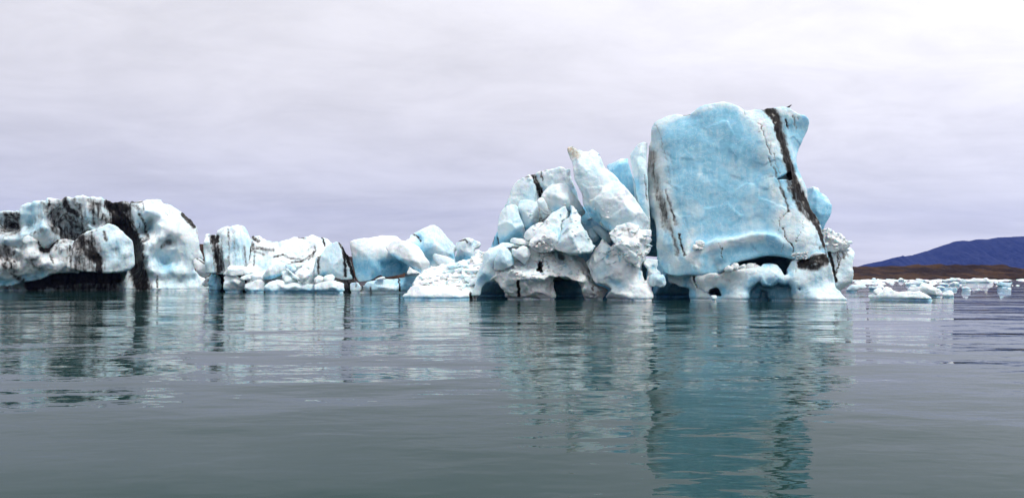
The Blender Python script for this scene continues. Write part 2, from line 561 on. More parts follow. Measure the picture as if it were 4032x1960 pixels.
def make_ice():
    m, nt, b = new_mat('glacier_ice')
    k = NB(nt)
    geo = k.N('ShaderNodeNewGeometry'); pos = geo.outputs['Position']
    at = k.N('ShaderNodeAttribute'); at.attribute_name = 'ice'
    sp = k.N('ShaderNodeSeparateColor'); k.L(at.outputs['Color'], sp.inputs[0])
    D, B, T = sp.outputs[0], sp.outputs[1], sp.outputs[2]
    n_big = k.noise(pos, 0.35, 4, 0.55)
    n_mid = k.noise(pos, 1.6, 5, 0.6, 0.3)
    n_fin = k.noise(pos, 7.0, 4, 0.7)
    # white weathered ice <-> dense blue ice; its deep end also paints in shade on undersides
    bl = k.math('ADD', B, k.math('MULTIPLY', k.math('SUBTRACT', n_big, 0.5), 0.55))
    lay = k.noise(k.mapping(pos, (1.5, 1.5, 0.22), (0.1, math.radians(-19), 0)), 1.0, 5, 0.6, 0.4)
    bl = k.math('ADD', bl, k.math('MULTIPLY', k.math('SUBTRACT', n_mid, 0.5), 0.4))
    bl = k.math('ADD', bl, k.math('MULTIPLY', k.math('SUBTRACT', lay, 0.5), 0.42), clamp=True)
    cr = k.N('ShaderNodeValToRGB'); k.L(bl, cr.inputs[0])
    e = cr.color_ramp.elements
    e[0].position = 0.0; e[0].color = (*ICEC['white'], 1)
    e[1].position = 1.0; e[1].color = (*ICEC['deep'], 1)
    x = e.new(0.5); x.color = (*ICEC['blue'], 1)
    x = e.new(0.22); x.color = (*ICEC['pale'], 1)
    col = cr.outputs[0]
    # thin white veins of bubbly ice
    ve = k.rng(k.math('ABSOLUTE', k.math('SUBTRACT', k.noise(pos, 0.9, 8, 0.72, 0.8), 0.5)), 0.0, 0.016, 0.5, 0.0)
    col = k.mix(ve, col, (0.88, 0.94, 0.96))
    col = k.mix(k.math('MULTIPLY', T, k.rng(n_fin, 0.3, 0.6)), col, (0.62, 0.5, 0.34))
    # moraine grit and painted-in shade: soft grey staining round the strokes, black grit inside, both broken up and streaked downhill
    st = k.noise(k.mapping(pos, (2.0, 2.0, 0.24)), 1.0, 5, 0.6)
    n_g = k.noise(pos, 1.5, 6, 0.66, 0.4)
    g = k.math('ADD', k.math('MULTIPLY', k.math('SUBTRACT', n_g, 0.5), 0.9), k.math('MULTIPLY', k.math('SUBTRACT', st, 0.5), 1.3))
    on = k.rng(D, 0.02, 0.16)
    stain = k.math('MULTIPLY', k.rng(k.math('ADD', D, k.math('MULTIPLY', g, 0.6)), 0.10, 0.85, 0.0, 0.72), on)
    col = k.mix(stain, col, k.mix(n_g, (0.13, 0.115, 0.11), (0.34, 0.30, 0.28)))
    dm = k.math('MULTIPLY', k.rng(k.math('ADD', D, g), 0.45, 0.95), on)
    spk = k.math('MULTIPLY', k.rng(k.noise(pos, 9.0, 3, 0.6), 0.69, 0.76), k.rng(n_big, 0.45, 0.7, 0.0, 0.18))
    dm = k.math('MAXIMUM', dm, spk)
    dcol = k.mix(k.rng(k.noise(pos, 3.0, 4, 0.7), 0.35, 0.7), (0.005, 0.0045, 0.0045), (0.024, 0.020, 0.018))
    col = k.mix(dm, col, dcol)
    k.L(col, b.inputs['Base Color'])
    k.L(k.math('ADD', k.math('MULTIPLY', n_mid, 0.35), 0.14), b.inputs['Roughness'])
    b.inputs['IOR'].default_value = 1.31
    k.L(k.math('MULTIPLY', k.math('SUBTRACT', 1.0, dm), 0.35), b.inputs['Subsurface Weight'])
    b.inputs['Subsurface Radius'].default_value = (0.10, 0.42, 0.70)
    b.inputs['Subsurface Scale'].default_value = 1.0
    b.inputs['Specular IOR Level'].default_value = 0.5
    # relief: melt scallops and pitting
    sc = k.voro(pos, 1.5, 'SMOOTH_F1')
    h1 = k.math('MULTIPLY', sc, 0.5)
    h2 = k.math('MULTIPLY', k.noise(pos, 2.6, 7, 0.62, 0.4), 1.0)
    hh = k.math('ADD', k.math('ADD', h1, h2), k.math('MULTIPLY', n_fin, 0.22))
    # small fracture facets: every cell of a Voronoi pattern is a plane of its own tilt
    vf = k.N('ShaderNodeTexVoronoi'); vf.feature = 'F1'; vf.inputs['Scale'].default_value = 1.5
    wv = k.N('ShaderNodeVectorMath'); wv.operation = 'ADD'
    nv = k.N('ShaderNodeTexNoise'); nv.inputs['Scale'].default_value = 1.2; nv.inputs['Detail'].default_value = 3
    k.L(pos, nv.inputs['Vector']); sv = k.N('ShaderNodeVectorMath'); sv.operation = 'SCALE'; sv.inputs['Scale'].default_value = 0.8
    k.L(nv.outputs['Color'], sv.inputs[0]); k.L(pos, wv.inputs[0]); k.L(sv.outputs[0], wv.inputs[1])
    k.L(wv.outputs[0], vf.inputs['Vector'])
    dd = k.N('ShaderNodeVectorMath'); dd.operation = 'SUBTRACT'; k.L(wv.outputs[0], dd.inputs[0]); k.L(vf.outputs['Position'], dd.inputs[1])
    cc = k.N('ShaderNodeVectorMath'); cc.operation = 'SUBTRACT'; k.L(vf.outputs['Color'], cc.inputs[0]); cc.inputs[1].default_value = (.5, .5, .5)
    dt = k.N('ShaderNodeVectorMath'); dt.operation = 'DOT_PRODUCT'; k.L(dd.outputs[0], dt.inputs[0]); k.L(cc.outputs[0], dt.inputs[1])
    soft = k.rng(B, 0.15, 0.5, 1.0, 0.30)           # dense blue ice breaks smoother
    hh = k.math('ADD', k.math('MULTIPLY', hh, 0.30), k.math('MULTIPLY', dt.outputs['Value'], 0.85))
    k.L(k.bump(k.math('MULTIPLY', hh, soft), 0.62, 0.35), b.inputs['Normal'])
    return m


def make_water():
    m, nt, b = new_mat('lagoon_water')
    k = NB(nt)
    geo = k.N('ShaderNodeNewGeometry'); pos = geo.outputs['Position']
    b.inputs['Base Color'].default_value = (*WATER['body'], 1)
    b.inputs['Roughness'].default_value = WATER['rough']
    b.inputs['IOR'].default_value = 1.333
    b.inputs['Specular Tint'].default_value = (0.62, 0.90, 0.88, 1)
    # ripples: three wavelengths, stronger in wind-ruffled patches
    b.inputs['Specular IOR Level'].default_value = 0.085
    v = k.mapping(pos, (0.55, 1.0, 1.0), (0, 0, math.radians(-7)))
    patch = k.rng(k.noise(k.mapping(pos, (0.02, 0.05, 1)), 1.0, 3, 0.5), 0.36, 0.62, WATER['calm'], 1.0)
    a1 = k.noise(v, 0.26, 2, 0.5)
    a2 = k.noise(v, 1.9, 2, 0.45, 0.2)
    a3 = k.noise(v, 5.0, 2, 0.5)
    h = k.math('ADD', k.math('MULTIPLY', a1, WATER['a'][0]), k.math('MULTIPLY', a2, WATER['a'][1]))
    h = k.math('ADD', h, k.math('MULTIPLY', a3, WATER['a'][2]))
    h = k.math('MULTIPLY', h, patch)
    k.L(k.bump(h, 1.0, 1.0), b.inputs['Normal'])
    return m


ICEC = dict(white=(0.86, 0.90, 0.92), pale=(0.66, 0.83, 0.90), blue=(0.31, 0.635, 0.82), deep=(0.06, 0.31, 0.49))
WATER = dict(body=(0.012, 0.038, 0.037), rough=0.015, calm=0.35, a=(0.22, 0.025, 0.003))
ICE = make_ice()
WATER_M = make_water()

# ------------------------------------------------------------------ setting: water, moraine shore, mountain
def grid_mesh(name, X, Y, Z, mat, smooth=True):
    nx, ny = X.shape
    P = np.stack([X.ravel(), Y.ravel(), Z.ravel()], 1)
    i = np.arange(nx * ny, dtype=np.int32).reshape(nx, ny)
    F = np.stack([i[:-1, :-1], i[1:, :-1], i[1:, 1:], i[:-1, 1:]], -1).reshape(-1, 4)
    return mesh_from(name, P, F, mat, None, smooth)


gx = np.array([-7000, -2500, -600, 0, 600, 2500, 13000.]); gy = np.array([-600, 0, 200, 700, 2000, 8400.])
X, Y = np.meshgrid(gx, gy, indexing='ij')
tag(link('water', grid_mesh('water', X, Y, X * 0, WATER_M)), kind='structure')


def make_rock(name, cols, bump_s, scale, snow=False):
    m, nt, b = new_mat(name); k = NB(nt)
    geo = k.N('ShaderNodeNewGeometry'); pos = geo.outputs['Position']
    n1 = k.noise(pos, scale, 6, 0.62, 0.4)
    n2 = k.noise(k.mapping(pos, (scale * 1.2, scale * 1.2, scale * 9)), 1.0, 5, 0.65)
    n3 = k.noise(pos, scale * 9, 4, 0.7)
    f = k.rng(k.math('ADD', k.math('MULTIPLY', n1, 0.6), k.math('MULTIPLY', n2, 0.4)), 0.42, 0.57)
    c = k.mix(f, cols[0], cols[1])
    c = k.mix(k.rng(n3, 0.45, 0.75), c, cols[2])
    if snow: c = k.mix(k.rng(k.noise(k.mapping(pos, (0.004, 0.004, 0.02), (0, 0.5, 0)), 1.0, 2, 0.5), 0.70, 0.73), c, (0.75, 0.78, 0.85))
    k.L(c, b.inputs['Base Color']); b.inputs['Roughness'].default_value = 0.95
    b.inputs['Specular IOR Level'].default_value = 0.1
    k.L(k.bump(k.math('ADD', n1, k.math('MULTIPLY', n3, 0.4)), bump_s, 2.0 / max(scale * 20, 0.05)), b.inputs['Normal'])
    return m


MORAINE = make_rock('moraine_earth', [(0.016, 0.009, 0.007), (0.060, 0.032, 0.014), (0.028, 0.018, 0.014)], 0.8, 0.03)
BASALT = make_rock('distant_basalt', [(0.012, 0.015, 0.032), (0.020, 0.024, 0.048), (0.030, 0.035, 0.06)], 0.8, 0.0016)

# moraine ridge: crest rows read off the photo at 640 m
MY = 640.0
crest = [(-4200, 930), (-1500, 950), (500, 955), (780, 957), (830, 958), (1100, 990), (1700, 1025), (2400, 1040), (3000, 1046)] + \
    [(p[0], p[1]) for p in A(12, '80,95 180,100 255,85 330,100 420,100 560,90 640,82 760,90 900,92 970,70 1030,60 1080,75 1200,70 1350,52 1420,72 1500,75 1585,58 1650,66 1750,75 1840,62 1900,70 1960,66 2060,75 2130,76 2250,62 2310,68 2380,105 2450,108 2576,130')] + \
    [(4150, 1060), (4700, 1050), (6500, 1040)]
cxs = np.array([(p[0] - CX) / FPX * MY for p in crest]); czs = np.array([CAM_H + (YH - p[1]) / FPX * MY for p in crest])
x = np.linspace(-1100, 950, 900); t = np.concatenate([np.linspace(0, 1, 46), 1 + np.linspace(0.04, 1.2, 16)])
X, Tt = np.meshgrid(x, t, indexing='ij')
H = np.interp(X, cxs, czs)
base = 560 - 18 * np.sin(X / 90.0) + 30 * (X > 200) * np.clip((X - 200) / 200, 0, 1)
Y = base + (MY - base) * Tt + np.where(Tt > 1, (Tt - 1) * 160, 0)
prof = np.where(Tt <= 1, 0.42 * np.clip(Tt / 0.22, 0, 1) ** 0.6 + 0.58 * np.clip((Tt - 0.18) / 0.82, 0, 1) ** 1.1, 1 - 0.45 * (Tt - 1))
q = np.stack([X.ravel(), Y.ravel(), 0 * X.ravel()], 1).astype(np.float32)
nz = fbm(q, 55, 5, 0.6, billow=True).reshape(X.shape) * 3.2 + fbm(q, 9, 3, 0.6).reshape(X.shape) * 0.8
Z = H * prof + nz * np.clip(Tt * 4, 0, 1) * np.where(np.abs(Tt - 1) < 0.05, 0.12, np.where(Tt < 1, 0.8 * (1 - Tt ** 6) + .1, 1.0)) - 0.6
tag(link('hills', grid_mesh('hills', X, Y, Z, MORAINE)), kind='structure')

# mountain far off on the right
MD = 7000.0
ridge = A(8, '300,680 480,660 600,620 655,540 690,490 720,445 760,420 790,420 815,380 860,372 885,352 940,375 970,372 1010,352 1060,335 1120,330 1160,318 1250,312 1330,282 1390,262 1440,232 1500,200 1560,192 1600,178 1650,155 1690,160 1760,152 1820,152 1890,130 1960,125 2050,128 2200,100 2300,96 2400,96 2500,88 2576,84') + [(4150, 918), (4400, 905), (5000, 900), (6000, 960), (7500, 1040)]
mxs = np.array([(p[0] - CX) / FPX * MD for p in ridge]); mzs = np.array([CAM_H + (YH - p[1]) / FPX * MD for p in ridge])
x = np.concatenate([np.linspace(mxs[0], mxs[0] + 200, 10)[:-1], np.linspace(mxs[0] + 200, (4160 - CX) / FPX * MD, 900), np.linspace((4160 - CX) / FPX * MD, mxs[-1], 160)[1:]]); t = np.concatenate([np.linspace(0, 1, 60), 1 + np.linspace(0.03, 1, 12)])
X, Tt = np.meshgrid(x, t, indexing='ij')
H = np.maximum(np.interp(X, mxs, mzs), 1.0)
Y = MD - (1 - Tt) * (300 + H * 1.9) + np.where(Tt > 1, (Tt - 1) * 900, 0)
q = np.stack([X.ravel(), Y.ravel(), 0 * X.ravel()], 1).astype(np.float32)
nz = fbm(q, 420, 5, 0.55, billow=True, stretch=(0.6, 1.6, 1)).reshape(X.shape)
Z = H * np.where(Tt <= 1, Tt ** 0.85, 1 - 0.8 * (Tt - 1)) + nz * 55 * np.clip(H / 200, 0.1, 1) * np.where(Tt < 1, np.clip((1 - Tt) * 3, 0.02, 1) * np.clip(Tt * 5, 0, 1), 0.4) - 8
tag(link('mountain', grid_mesh('mountain', X, Y, Z, BASALT)), kind='structure')

# ------------------------------------------------------------------ dirty berg at the left edge
YL = 127.0
LB = berg('iceberg', 'broad black streaked iceberg with dark undercut base, cut off at the far left', 'iceberg', 300, YL)
main_poly = A(1, '-300,1230 -300,300 -150,240 0,250 110,250 190,258 208,290 240,205 300,170 380,152 460,155 515,175 545,130 575,122 620,132 680,130 730,100 800,108 870,98 920,90 1000,88 1080,93 1150,90 1220,108 1280,130 1340,120 1400,118 1450,120 1520,142 1600,130 1680,106 1760,106 1810,122 1850,175 1920,198 1990,248 2060,318 2130,388 2180,450 2192,560 2205,700 2240,790 2175,800 2140,850 2145,930 2200,990 2290,1050 2310,1110 2300,1230')
main_rel = A(1, '-150,350,-.5 0,320,-1 60,420,-1.6 140,420,-2.2 215,300,-.2 330,250,-.4 330,400,-1.2 230,520,.2 60,580,.5 450,430,.6 500,300,.3 560,180,.4 540,450,.8 420,520,.4 640,280,-1.2 600,400,-1.6 760,480,-2.4 740,300,-1.6 860,180,-.2 850,300,-1.2 910,440,-2.6 900,200,-.5 960,330,-.4 990,430,-.7 1010,220,-.1 1050,380,-1.9 1110,330,-.5 1130,440,-.9 1200,300,-1.0 1280,220,-1.8 1360,230,-1.4 1330,400,-2.2 1440,260,-1.2 1450,420,-2.2 1500,330,-.6 1560,420,-.5 1600,540,-.8 1640,480,-2.0 1580,270,.4 1660,340,-1.0 1700,430,-2.2 1720,350,-1.4 1750,300,.4 1640,260,.5 1760,420,.6 1850,350,.9 1700,170,-.8 1830,240,.2 1950,300,.3 1500,620,-2.4 1530,760,-1.8 1540,900,-1.6 1600,640,.3 1600,760,.5 1700,620,.9 1830,560,1.1 1890,600,-.6 1930,560,.9 1900,680,.6 1760,560,1.0 1850,850,-.9 1760,760,-.3 1950,800,-.2 1900,920,.9 2040,750,.9 2050,600,1.2 2110,500,1.1 1980,450,1.3 1700,930,1.2 2060,960,1.0 1660,980,.2 1800,1040,.2 2000,1050,.5 2150,1020,.3 2170,1100,.8 1900,1120,.9 1700,1110,.7 1000,700,-2.5 600,700,-2 200,800,-2 0,700,-2')
low_poly = A(1, '-300,1090 -300,600 -100,600 60,588 180,575 300,545 400,525 470,545 500,600 540,650 590,620 650,600 740,590 830,610 870,700 870,935 700,930 570,945 480,990 320,1035 230,1055 120,1095')
low_rel = A(1, '-100,800,1.6 0,640,1.4 60,760,.7 110,640,1.2 150,860,1.5 165,700,1.4 225,800,.5 225,650,1.0 270,620,1.9 280,780,1.8 330,870,1.0 345,640,1.7 410,600,1.9 430,760,2.0 440,880,1.5 500,760,.6 500,660,.2 540,620,-.6 560,700,1.2 560,820,1.8 595,790,1.0 620,760,1.4 690,680,2.0 700,850,2.1 780,640,1.2 790,780,1.4 830,700,.9 0,900,1.2 200,900,1.2 0,1060,.0 120,1060,-.2 300,1000,-.2 480,960,.4')
boul_poly = A(1, '790,720 835,600 900,545 980,500 1060,478 1150,450 1200,422 1228,412 1290,442 1360,500 1420,558 1460,595 1478,680 1494,760 1488,860 1440,908 1350,930 1230,938 1165,938 1080,930 950,925 850,915 770,880 775,790')
boul_rel = A(1, '800,780,.2 850,640,.2 880,760,1.0 930,570,.6 960,700,.7 1000,850,.6 1040,520,1.0 1070,680,.9 1090,820,.8 1120,520,1.5 1150,700,2.0 1140,880,1.6 1225,450,1.4 1250,600,2.4 1295,720,2.0 1300,860,2.1 1350,580,2.2 1400,740,2.2 1440,640,1.4 1460,780,1.3 1400,880,1.5')
ice_part(LB, 'ice_body', [prim(main_poly, T=20, relief=main_rel, k=1.1, sink=8, taper=.15)], YL,
         cuts=[dict(poly=A(1, '-400,1260 -400,1110 110,1098 230,1062 330,1040 480,1000 560,950 700,925 1000,925 1300,925 1420,950 1400,1010 1380,1060 1360,1260'), Y=YL - 4, depth=15, widen=.05, k=.35, sink=10)],
         rough=(.12, 2.4), fine=.04, flute=(.30, 1.2), seed=1, kf=.7, chisel=None, gain=1.9,
         blue0=.16, blue=[S(1, '330,300 360,420', 110, .42), S(1, '0,380', 60, .45), S(1, '800,400 880,450', 100, .42), S(1, '960,300 1000,430', 60, .35), S(1, '1690,430', 60, .75), S(1, '1890,600', 40, .6),
                          S(1, '1850,850 1750,760', 130, .45), S(1, '1700,620 2050,600', 180, .08), S(1, '1850,350', 150, .1), S(1, '1900,1040 2100,1050', 80, .3), S(1, '1560,400 1600,480', 60, .35)],
         dirt=[S(1, '1300,140 1320,260 1400,400 1480,540 1520,680 1535,900 1560,1000 1590,1090', 75, 1), S(1, '1260,150 1340,300 1300,420', 70, 1), S(1, '1430,140 1440,300', 45, .8), S(1, '1390,210', 60, 1),
               S(1, '720,115 735,200 790,250 860,290', 42, .85), S(1, '590,200 580,320 600,460 700,530 860,545', 38, .8), S(1, '640,330 660,440 760,500', 60, .55), S(1, '640,150 690,260', 40, .6), S(1, '820,130 870,220', 30, .6),
               S(1, '60,300 180,300 150,400 190,480 140,500', 48, .75), S(1, '890,180 910,300 920,450', 14, .8), S(1, '1000,130 1060,180 1170,180 1260,240', 34, .7), S(1, '1040,260 1055,400', 8, .9), S(1, '1150,260 1220,420', 38, .5),
               S(1, '470,160 500,180', 22, .6), S(1, '450,250 420,420', 26, .3), S(1, '555,140 565,210', 12, .9), S(1, '2050,300 2100,350 2165,430', 26, 1), S(1, '2190,470 2230,620 2260,760', 14, .5), S(1, '1480,140 1560,150 1600,140', 16, .8), S(1, '1610,160 1610,250', 12, .7),
               S(1, '1560,290 1640,400 1660,540', 16, .8), S(1, '1480,580 1600,600 1660,560', 22, .7), S(1, '1800,670 1830,640', 22, .6), S(1, '1600,890 1800,880', 26, .4), S(1, '1750,985 1755,1110', 10, .8), S(1, '1620,960 1560,1100 1640,1100', 32, .8),
               S(1, '1850,280 1900,330', 9, .5), S(1, '220,540 330,540 460,480', 14, .4), S(1, '700,600 850,600', 40, 1),
               S(1, '300,1080 700,1020 1000,1000 1300,1010', 75, 1), S(1, '600,1120 1300,1120', 50, .8),  # black strokes paint shade into the undercut, below the grit column
               S(1, '590,250 640,380 740,480', 110, .72), S(1, '760,300 860,470', 100, .68), S(1, '900,220 980,420', 60, .5), S(1, '1060,220 1150,330 1210,420', 80, .7), S(1, '1440,350 1480,480', 60, .8), S(1, '1560,420 1600,540', 60, .55), S(1, '70,420', 120, .75), S(1, '320,440 440,350 520,250', 60, .45),
               S(1, '1560,700 1600,1000', 60, .6), S(1, '1180,430 1320,450', 60, .8), S(1, '300,540 480,470', 30, .6), S(1, '640,140 900,120 1250,150', 28, .5), S(1, '1500,180 1580,250', 30, .6), S(1, '1130,360 1150,440', 14, .8), S(1, '700,480 860,520 1000,480', 40, .8), S(1, '1700,760 1640,640', 30, .3)])
ice_part(LB, 'ice_lobe', [prim(low_poly, T=5, relief=low_rel, k=.6, taper=.1, lean=.08)], YL - 2.4, rough=(.13, 1.6), fine=.05, flute=(.24, .9), seed=2, kf=.7, chisel=None, gain=1.5, blue0=.07,
         blue=[S(1, '-100,1040 120,1060 350,1000 480,965', 60, .45)], label='fluted row of grey ice lobes with brown grit streaks',
         dirt=[S(1, '60,660 90,760 60,880', 55, .75), S(1, '470,600 560,610 500,680', 48, 1), S(1, '540,640 700,600 800,600', 26, .6), S(1, '170,600 160,720 90,900', 30, .6), S(1, '230,600 225,760', 14, .6), S(1, '330,780 380,880', 22, .6), S(1, '440,800 450,900', 16, .5),
               S(1, '560,760 600,840', 15, .8), S(1, '780,650 790,790', 14, .9), S(1, '790,870 830,860', 32, .6), S(1, '0,640 40,800', 26, .6), S(1, '150,980 260,1040', 30, .7), S(1, '0,600 250,570', 14, .5), S(1, '290,650 310,860', 8, .5), S(1, '0,700 120,860', 110, .62), S(1, '230,620 240,900', 30, .5), S(1, '380,750 440,880', 60, .5), S(1, '300,700 400,820', 120, .3), S(1, '560,640 780,700', 60, .5), S(1, '740,820 850,900', 60, .6), S(1, '440,560 620,600', 50, .7)])
ice_part(LB, 'ice_boulder', [prim(boul_poly, T=5, relief=boul_rel, k=.6, taper=.1, lean=.05)], YL - 2.8, rough=(.10, 1.6), fine=.04, flute=(.14, .8), seed=3, kf=.6, chisel=None, blue0=.14,
         blue=[S(1, '1300,650 1300,850', 150, .26)], label='smooth pale lobe with one black gritty flank bulging over the undercut',
         dirt=[S(1, '905,570 930,700 1000,740 1090,800 1110,900', 62, .9), S(1, '990,620 1060,720', 50, .8), S(1, '860,780 940,820 1000,900', 40, .45), S(1, '1165,500 1190,590', 20, .7), S(1, '1295,690 1305,760', 10, .6), S(1, '1300,780 1310,920', 14, .3),
               S(1, '780,760 800,880', 16, .7), S(1, '1000,500 1080,480', 12, .6), S(1, '1420,570 1440,640', 10, .3), S(1, '1080,760 1120,930', 32, 1), S(1, '850,620 900,900', 100, .68), S(1, '1000,560 1120,700', 50, .6), S(1, '1250,500 1420,600', 40, .25), S(1, '1320,640 1330,900', 50, .25), S(1, '1000,880 1120,920', 60, .7)])

ice_thing('ice_chunk', 'tilted pale oval ice chunk against the right foot of the soot-streaked iceberg', 'ice chunk', [prim(A(1, '2165,805 2200,783 2250,795 2310,850 2345,910 2340,970 2290,1005 2220,960 2180,880'), T=3, relief=A(1, '2250,880,.6 2200,820,.2'), k=.4)], 124.5, rough=(.07, 1.2), dirt=[S(1, '2200,785 2320,860', 8, .8)], seed=4)
ice_thing('ice_chunk', 'small rough gritty ice lump at the waterline below the tilted oval chunk', 'ice chunk', [prim(A(1, '2280,1110 2270,1060 2330,1000 2400,980 2440,1010 2430,1060 2370,1085 2310,1105'), T=3, relief=A(1, '2360,1020,.5'), k=.4)], 124, rough=(.16, .9), facet=(.1, .8), dirt=[S(1, '2300,1040 2380,1050', 22, .55)], seed=5)
ice_thing('ice_chunk', 'dark teal wedge of ice low in the gap left of the striped iceberg', 'ice chunk', [prim(A(2, '140,1060 180,870 200,800 260,820 330,880 350,960 345,1060'), T=4, relief=A(2, '260,900,.5'), k=.5, sink=30)], 121, rough=(.2, .9), facet=(.12, .8), blue0=.5, seed=6)

# ------------------------------------------------------------------ middle row of bergs
YM = 120.0
MB_ = berg('iceberg', 'grey fluted iceberg with black vertical stripes, joined to a crumpled white dome', 'iceberg', 1060, YM)
ice_part(MB_, 'striped_block', [prim(A(2, '130,800 125,690 118,560 95,430 112,300 120,242 150,230 185,245 270,240 300,190 370,150 440,128 495,142 520,120 580,100 650,100 700,120 740,190 762,250 800,320 790,400 790,500 800,600 840,700 850,800 640,812 520,800 380,812 250,800'), T=9, k=.7,
         relief=A(2, '110,500,-.3 150,350,.2 160,650,.2 210,300,-.9 260,600,-1.2 300,750,-1.0 310,300,-.2 340,500,-.1 380,250,.3 430,160,-.1 400,600,.5 450,400,.3 490,200,-.1 490,500,.4 560,300,.8 600,180,.3 600,600,1.0 560,750,.9 660,400,.7 690,600,.3 700,250,-.1 740,400,-.3 760,600,-.6 820,650,-1.2 740,220,-1.2'))], YM - 1,
         rough=(.10, 2.0), fine=.04, flute=(.2, .8), chisel=None, kf=.6, seed=11, blue0=.18, blue=[S(2, '560,450 620,620', 110, .32), S(2, '200,640 250,750', 60, .3), S(2, '590,150', 100, .05)], label='upright fluted block with black grit stripes',
         dirt=[S(2, '215,260 240,420 280,600 300,780', 38, .95), S(2, '285,270 280,330', 25, 1), S(2, '290,420 330,600 345,760', 32, .85), S(2, '165,240 230,560 255,780', 9, .8), S(2, '690,420 715,600 740,760', 26, .6), S(2, '820,440 805,600 815,760', 30, 1),
               S(2, '440,150 460,350 430,600', 7, .5), S(2, '510,180 495,400', 6, .5), S(2, '340,430 370,620 400,780', 9, .7), S(2, '620,130 640,260 650,420', 8, .45), S(2, '420,480 470,700', 7, .6), S(2, '545,200 520,300', 6, .4), S(2, '380,160 330,240', 8, .4), S(2, '660,470 700,750', 7, .6), S(2, '455,200 470,760', 14, .62), S(2, '530,220 560,740', 10, .5), S(2, '600,400 640,760', 12, .5), S(2, '350,300 375,700', 12, .6), S(2, '420,350 620,650', 150, .24), S(2, '150,400 200,700', 60, .25), S(2, '690,500 740,700', 60, .4), S(2, '360,500 420,780', 40, .35)])
ice_part(MB_, 'snow_dome', [prim(A(2, '740,1100 750,480 762,240 790,205 830,225 885,198 930,235 1000,270 1030,305 1120,312 1290,320 1350,285 1450,250 1560,245 1620,235 1710,210 1760,240 1850,250 1940,285 2000,345 2040,600 2000,1100'), T=10, k=1.0, sink=20, lean=.12,
         relief=A(2, '800,260,-2 780,400,-1.2 900,230,-2.4 850,420,-1.4 900,600,-.6 900,750,0 1000,320,-2.6 1150,340,-2.4 1050,460,-1.0 1000,560,-.8 1200,430,-1.3 1150,600,.4 1080,760,.8 1300,560,.2 1350,400,-1.0 1330,640,1.2 1450,300,-1.6 1500,450,-.2 1450,590,.7 1600,280,-1.8 1650,430,.1 1600,560,1.0 1550,640,1.6 1700,250,-1.8 1730,380,.2 1850,320,-1.4 1880,420,-1 1700,560,.9 1650,700,2.2 1450,800,2.6 1300,900,2.6 1700,900,2.8'))], YM + 1.5,
         rough=(.3, 1.7), fine=.08, lumps=(.28, 1.3), chisel=None, seed=12, blue0=.10, label='crumpled white saddle with black wavy grit lines', blue=[S(2, '950,650 1000,750', 90, .25)],
         dirt=[S(2, '770,220 830,290 890,330', 28, .8), S(2, '870,215 890,270', 12, .8), S(2, '780,340 820,440 920,440 980,450 1120,470', 34, .75), S(2, '790,480 900,500 980,540', 22, .7), S(2, '960,270 1020,300', 9, .7), S(2, '1140,570 1190,560 1260,535 1320,560', 16, .75), S(2, '1300,570 1400,600 1520,605', 18, .75),
               S(2, '1390,660 1480,650 1560,640 1620,590 1720,520', 18, .75), S(2, '1740,420 1760,470 1700,560 1640,620', 16, .7), S(2, '1500,265 1590,280', 15, .85), S(2, '1860,268 1885,330 1902,400', 12, 1), S(2, '1580,330 1570,420', 6, .5), S(2, '960,330 1090,340 1200,330', 7, .5), S(2, '1100,400 1210,400', 7, .45), S(2, '1640,470 1700,420', 9, .5), S(2, '1180,620 1300,650', 9, .5), S(2, '1330,700 1420,690', 14, .8), S(2, '1560,740 1700,760', 12, .5),
               S(2, '840,520 830,700', 12, .8), S(2, '900,300 1100,420 1400,560', 120, .2), S(2, '1500,620 1720,560', 70, .35), S(2, '960,460 1100,560', 60, .35), S(2, '1600,300 1700,450', 70, .15)])
ice_part(MB_, 'ice_back', [prim(A(2, '140,1120 150,820 850,780 1750,800 2380,840 2500,1120'), T=4, k=.6, sink=18)], YM + 4, vox=.25, rough=(.2, 2.0), seed=95, blue0=.3, dirt=[S(2, '150,950 2400,980', 160, 1), S(2, '150,850 2400,860', 120, 1), S(2, '100,1040 2400,1050', 80, .9)])  # strokes blacken the whole back mass, painting in the shade of the gaps
ice_thing('ice_block', "smooth grey leaning ice block with thick black band at its right", 'ice block', [prim(A(2, '1700,790 1718,690 1745,570 1830,540 1870,460 1905,412 1960,375 2030,350 2085,338 2112,350 2160,410 2220,520 2270,560 2300,680 2330,800 2355,905 2250,910 2150,912 2060,892 1950,855 1840,850 1760,858 1712,825'), T=6, k=.55,
          relief=A(2, '1720,750,-.9 1770,620,-.5 1830,580,0 1900,450,.1 1840,800,-.2 1950,650,.5 2050,450,.4 2090,360,.2 2130,600,.5 2180,820,.4 2200,560,-.2 2240,700,-.5 2320,840,-.9 2250,560,-1'))], 116.5, rough=(.07, 2.2), fine=.025, flute=(.05, .9), seed=13, blue0=.20, blue=[S(2, '1880,820', 60, .6), S(2, '2000,600', 120, .26)],
          dirt=[S(2, '2105,345 2160,460 2195,620 2205,860', 20, .95), S(2, '2170,440 2240,600 2290,760 2335,890', 24, 1), S(2, '2230,540 2280,620', 16, .9), S(2, '1800,560 1795,680 1800,830', 22, .8), S(2, '1735,620 1712,740 1720,820', 13, .9), S(2, '1940,380 1970,372', 6, .6), S(2, '2160,640 2180,880', 14, .5), S(2, '2000,450 2000,800', 150, .17), S(2, '2180,500 2210,800', 45, .5)])
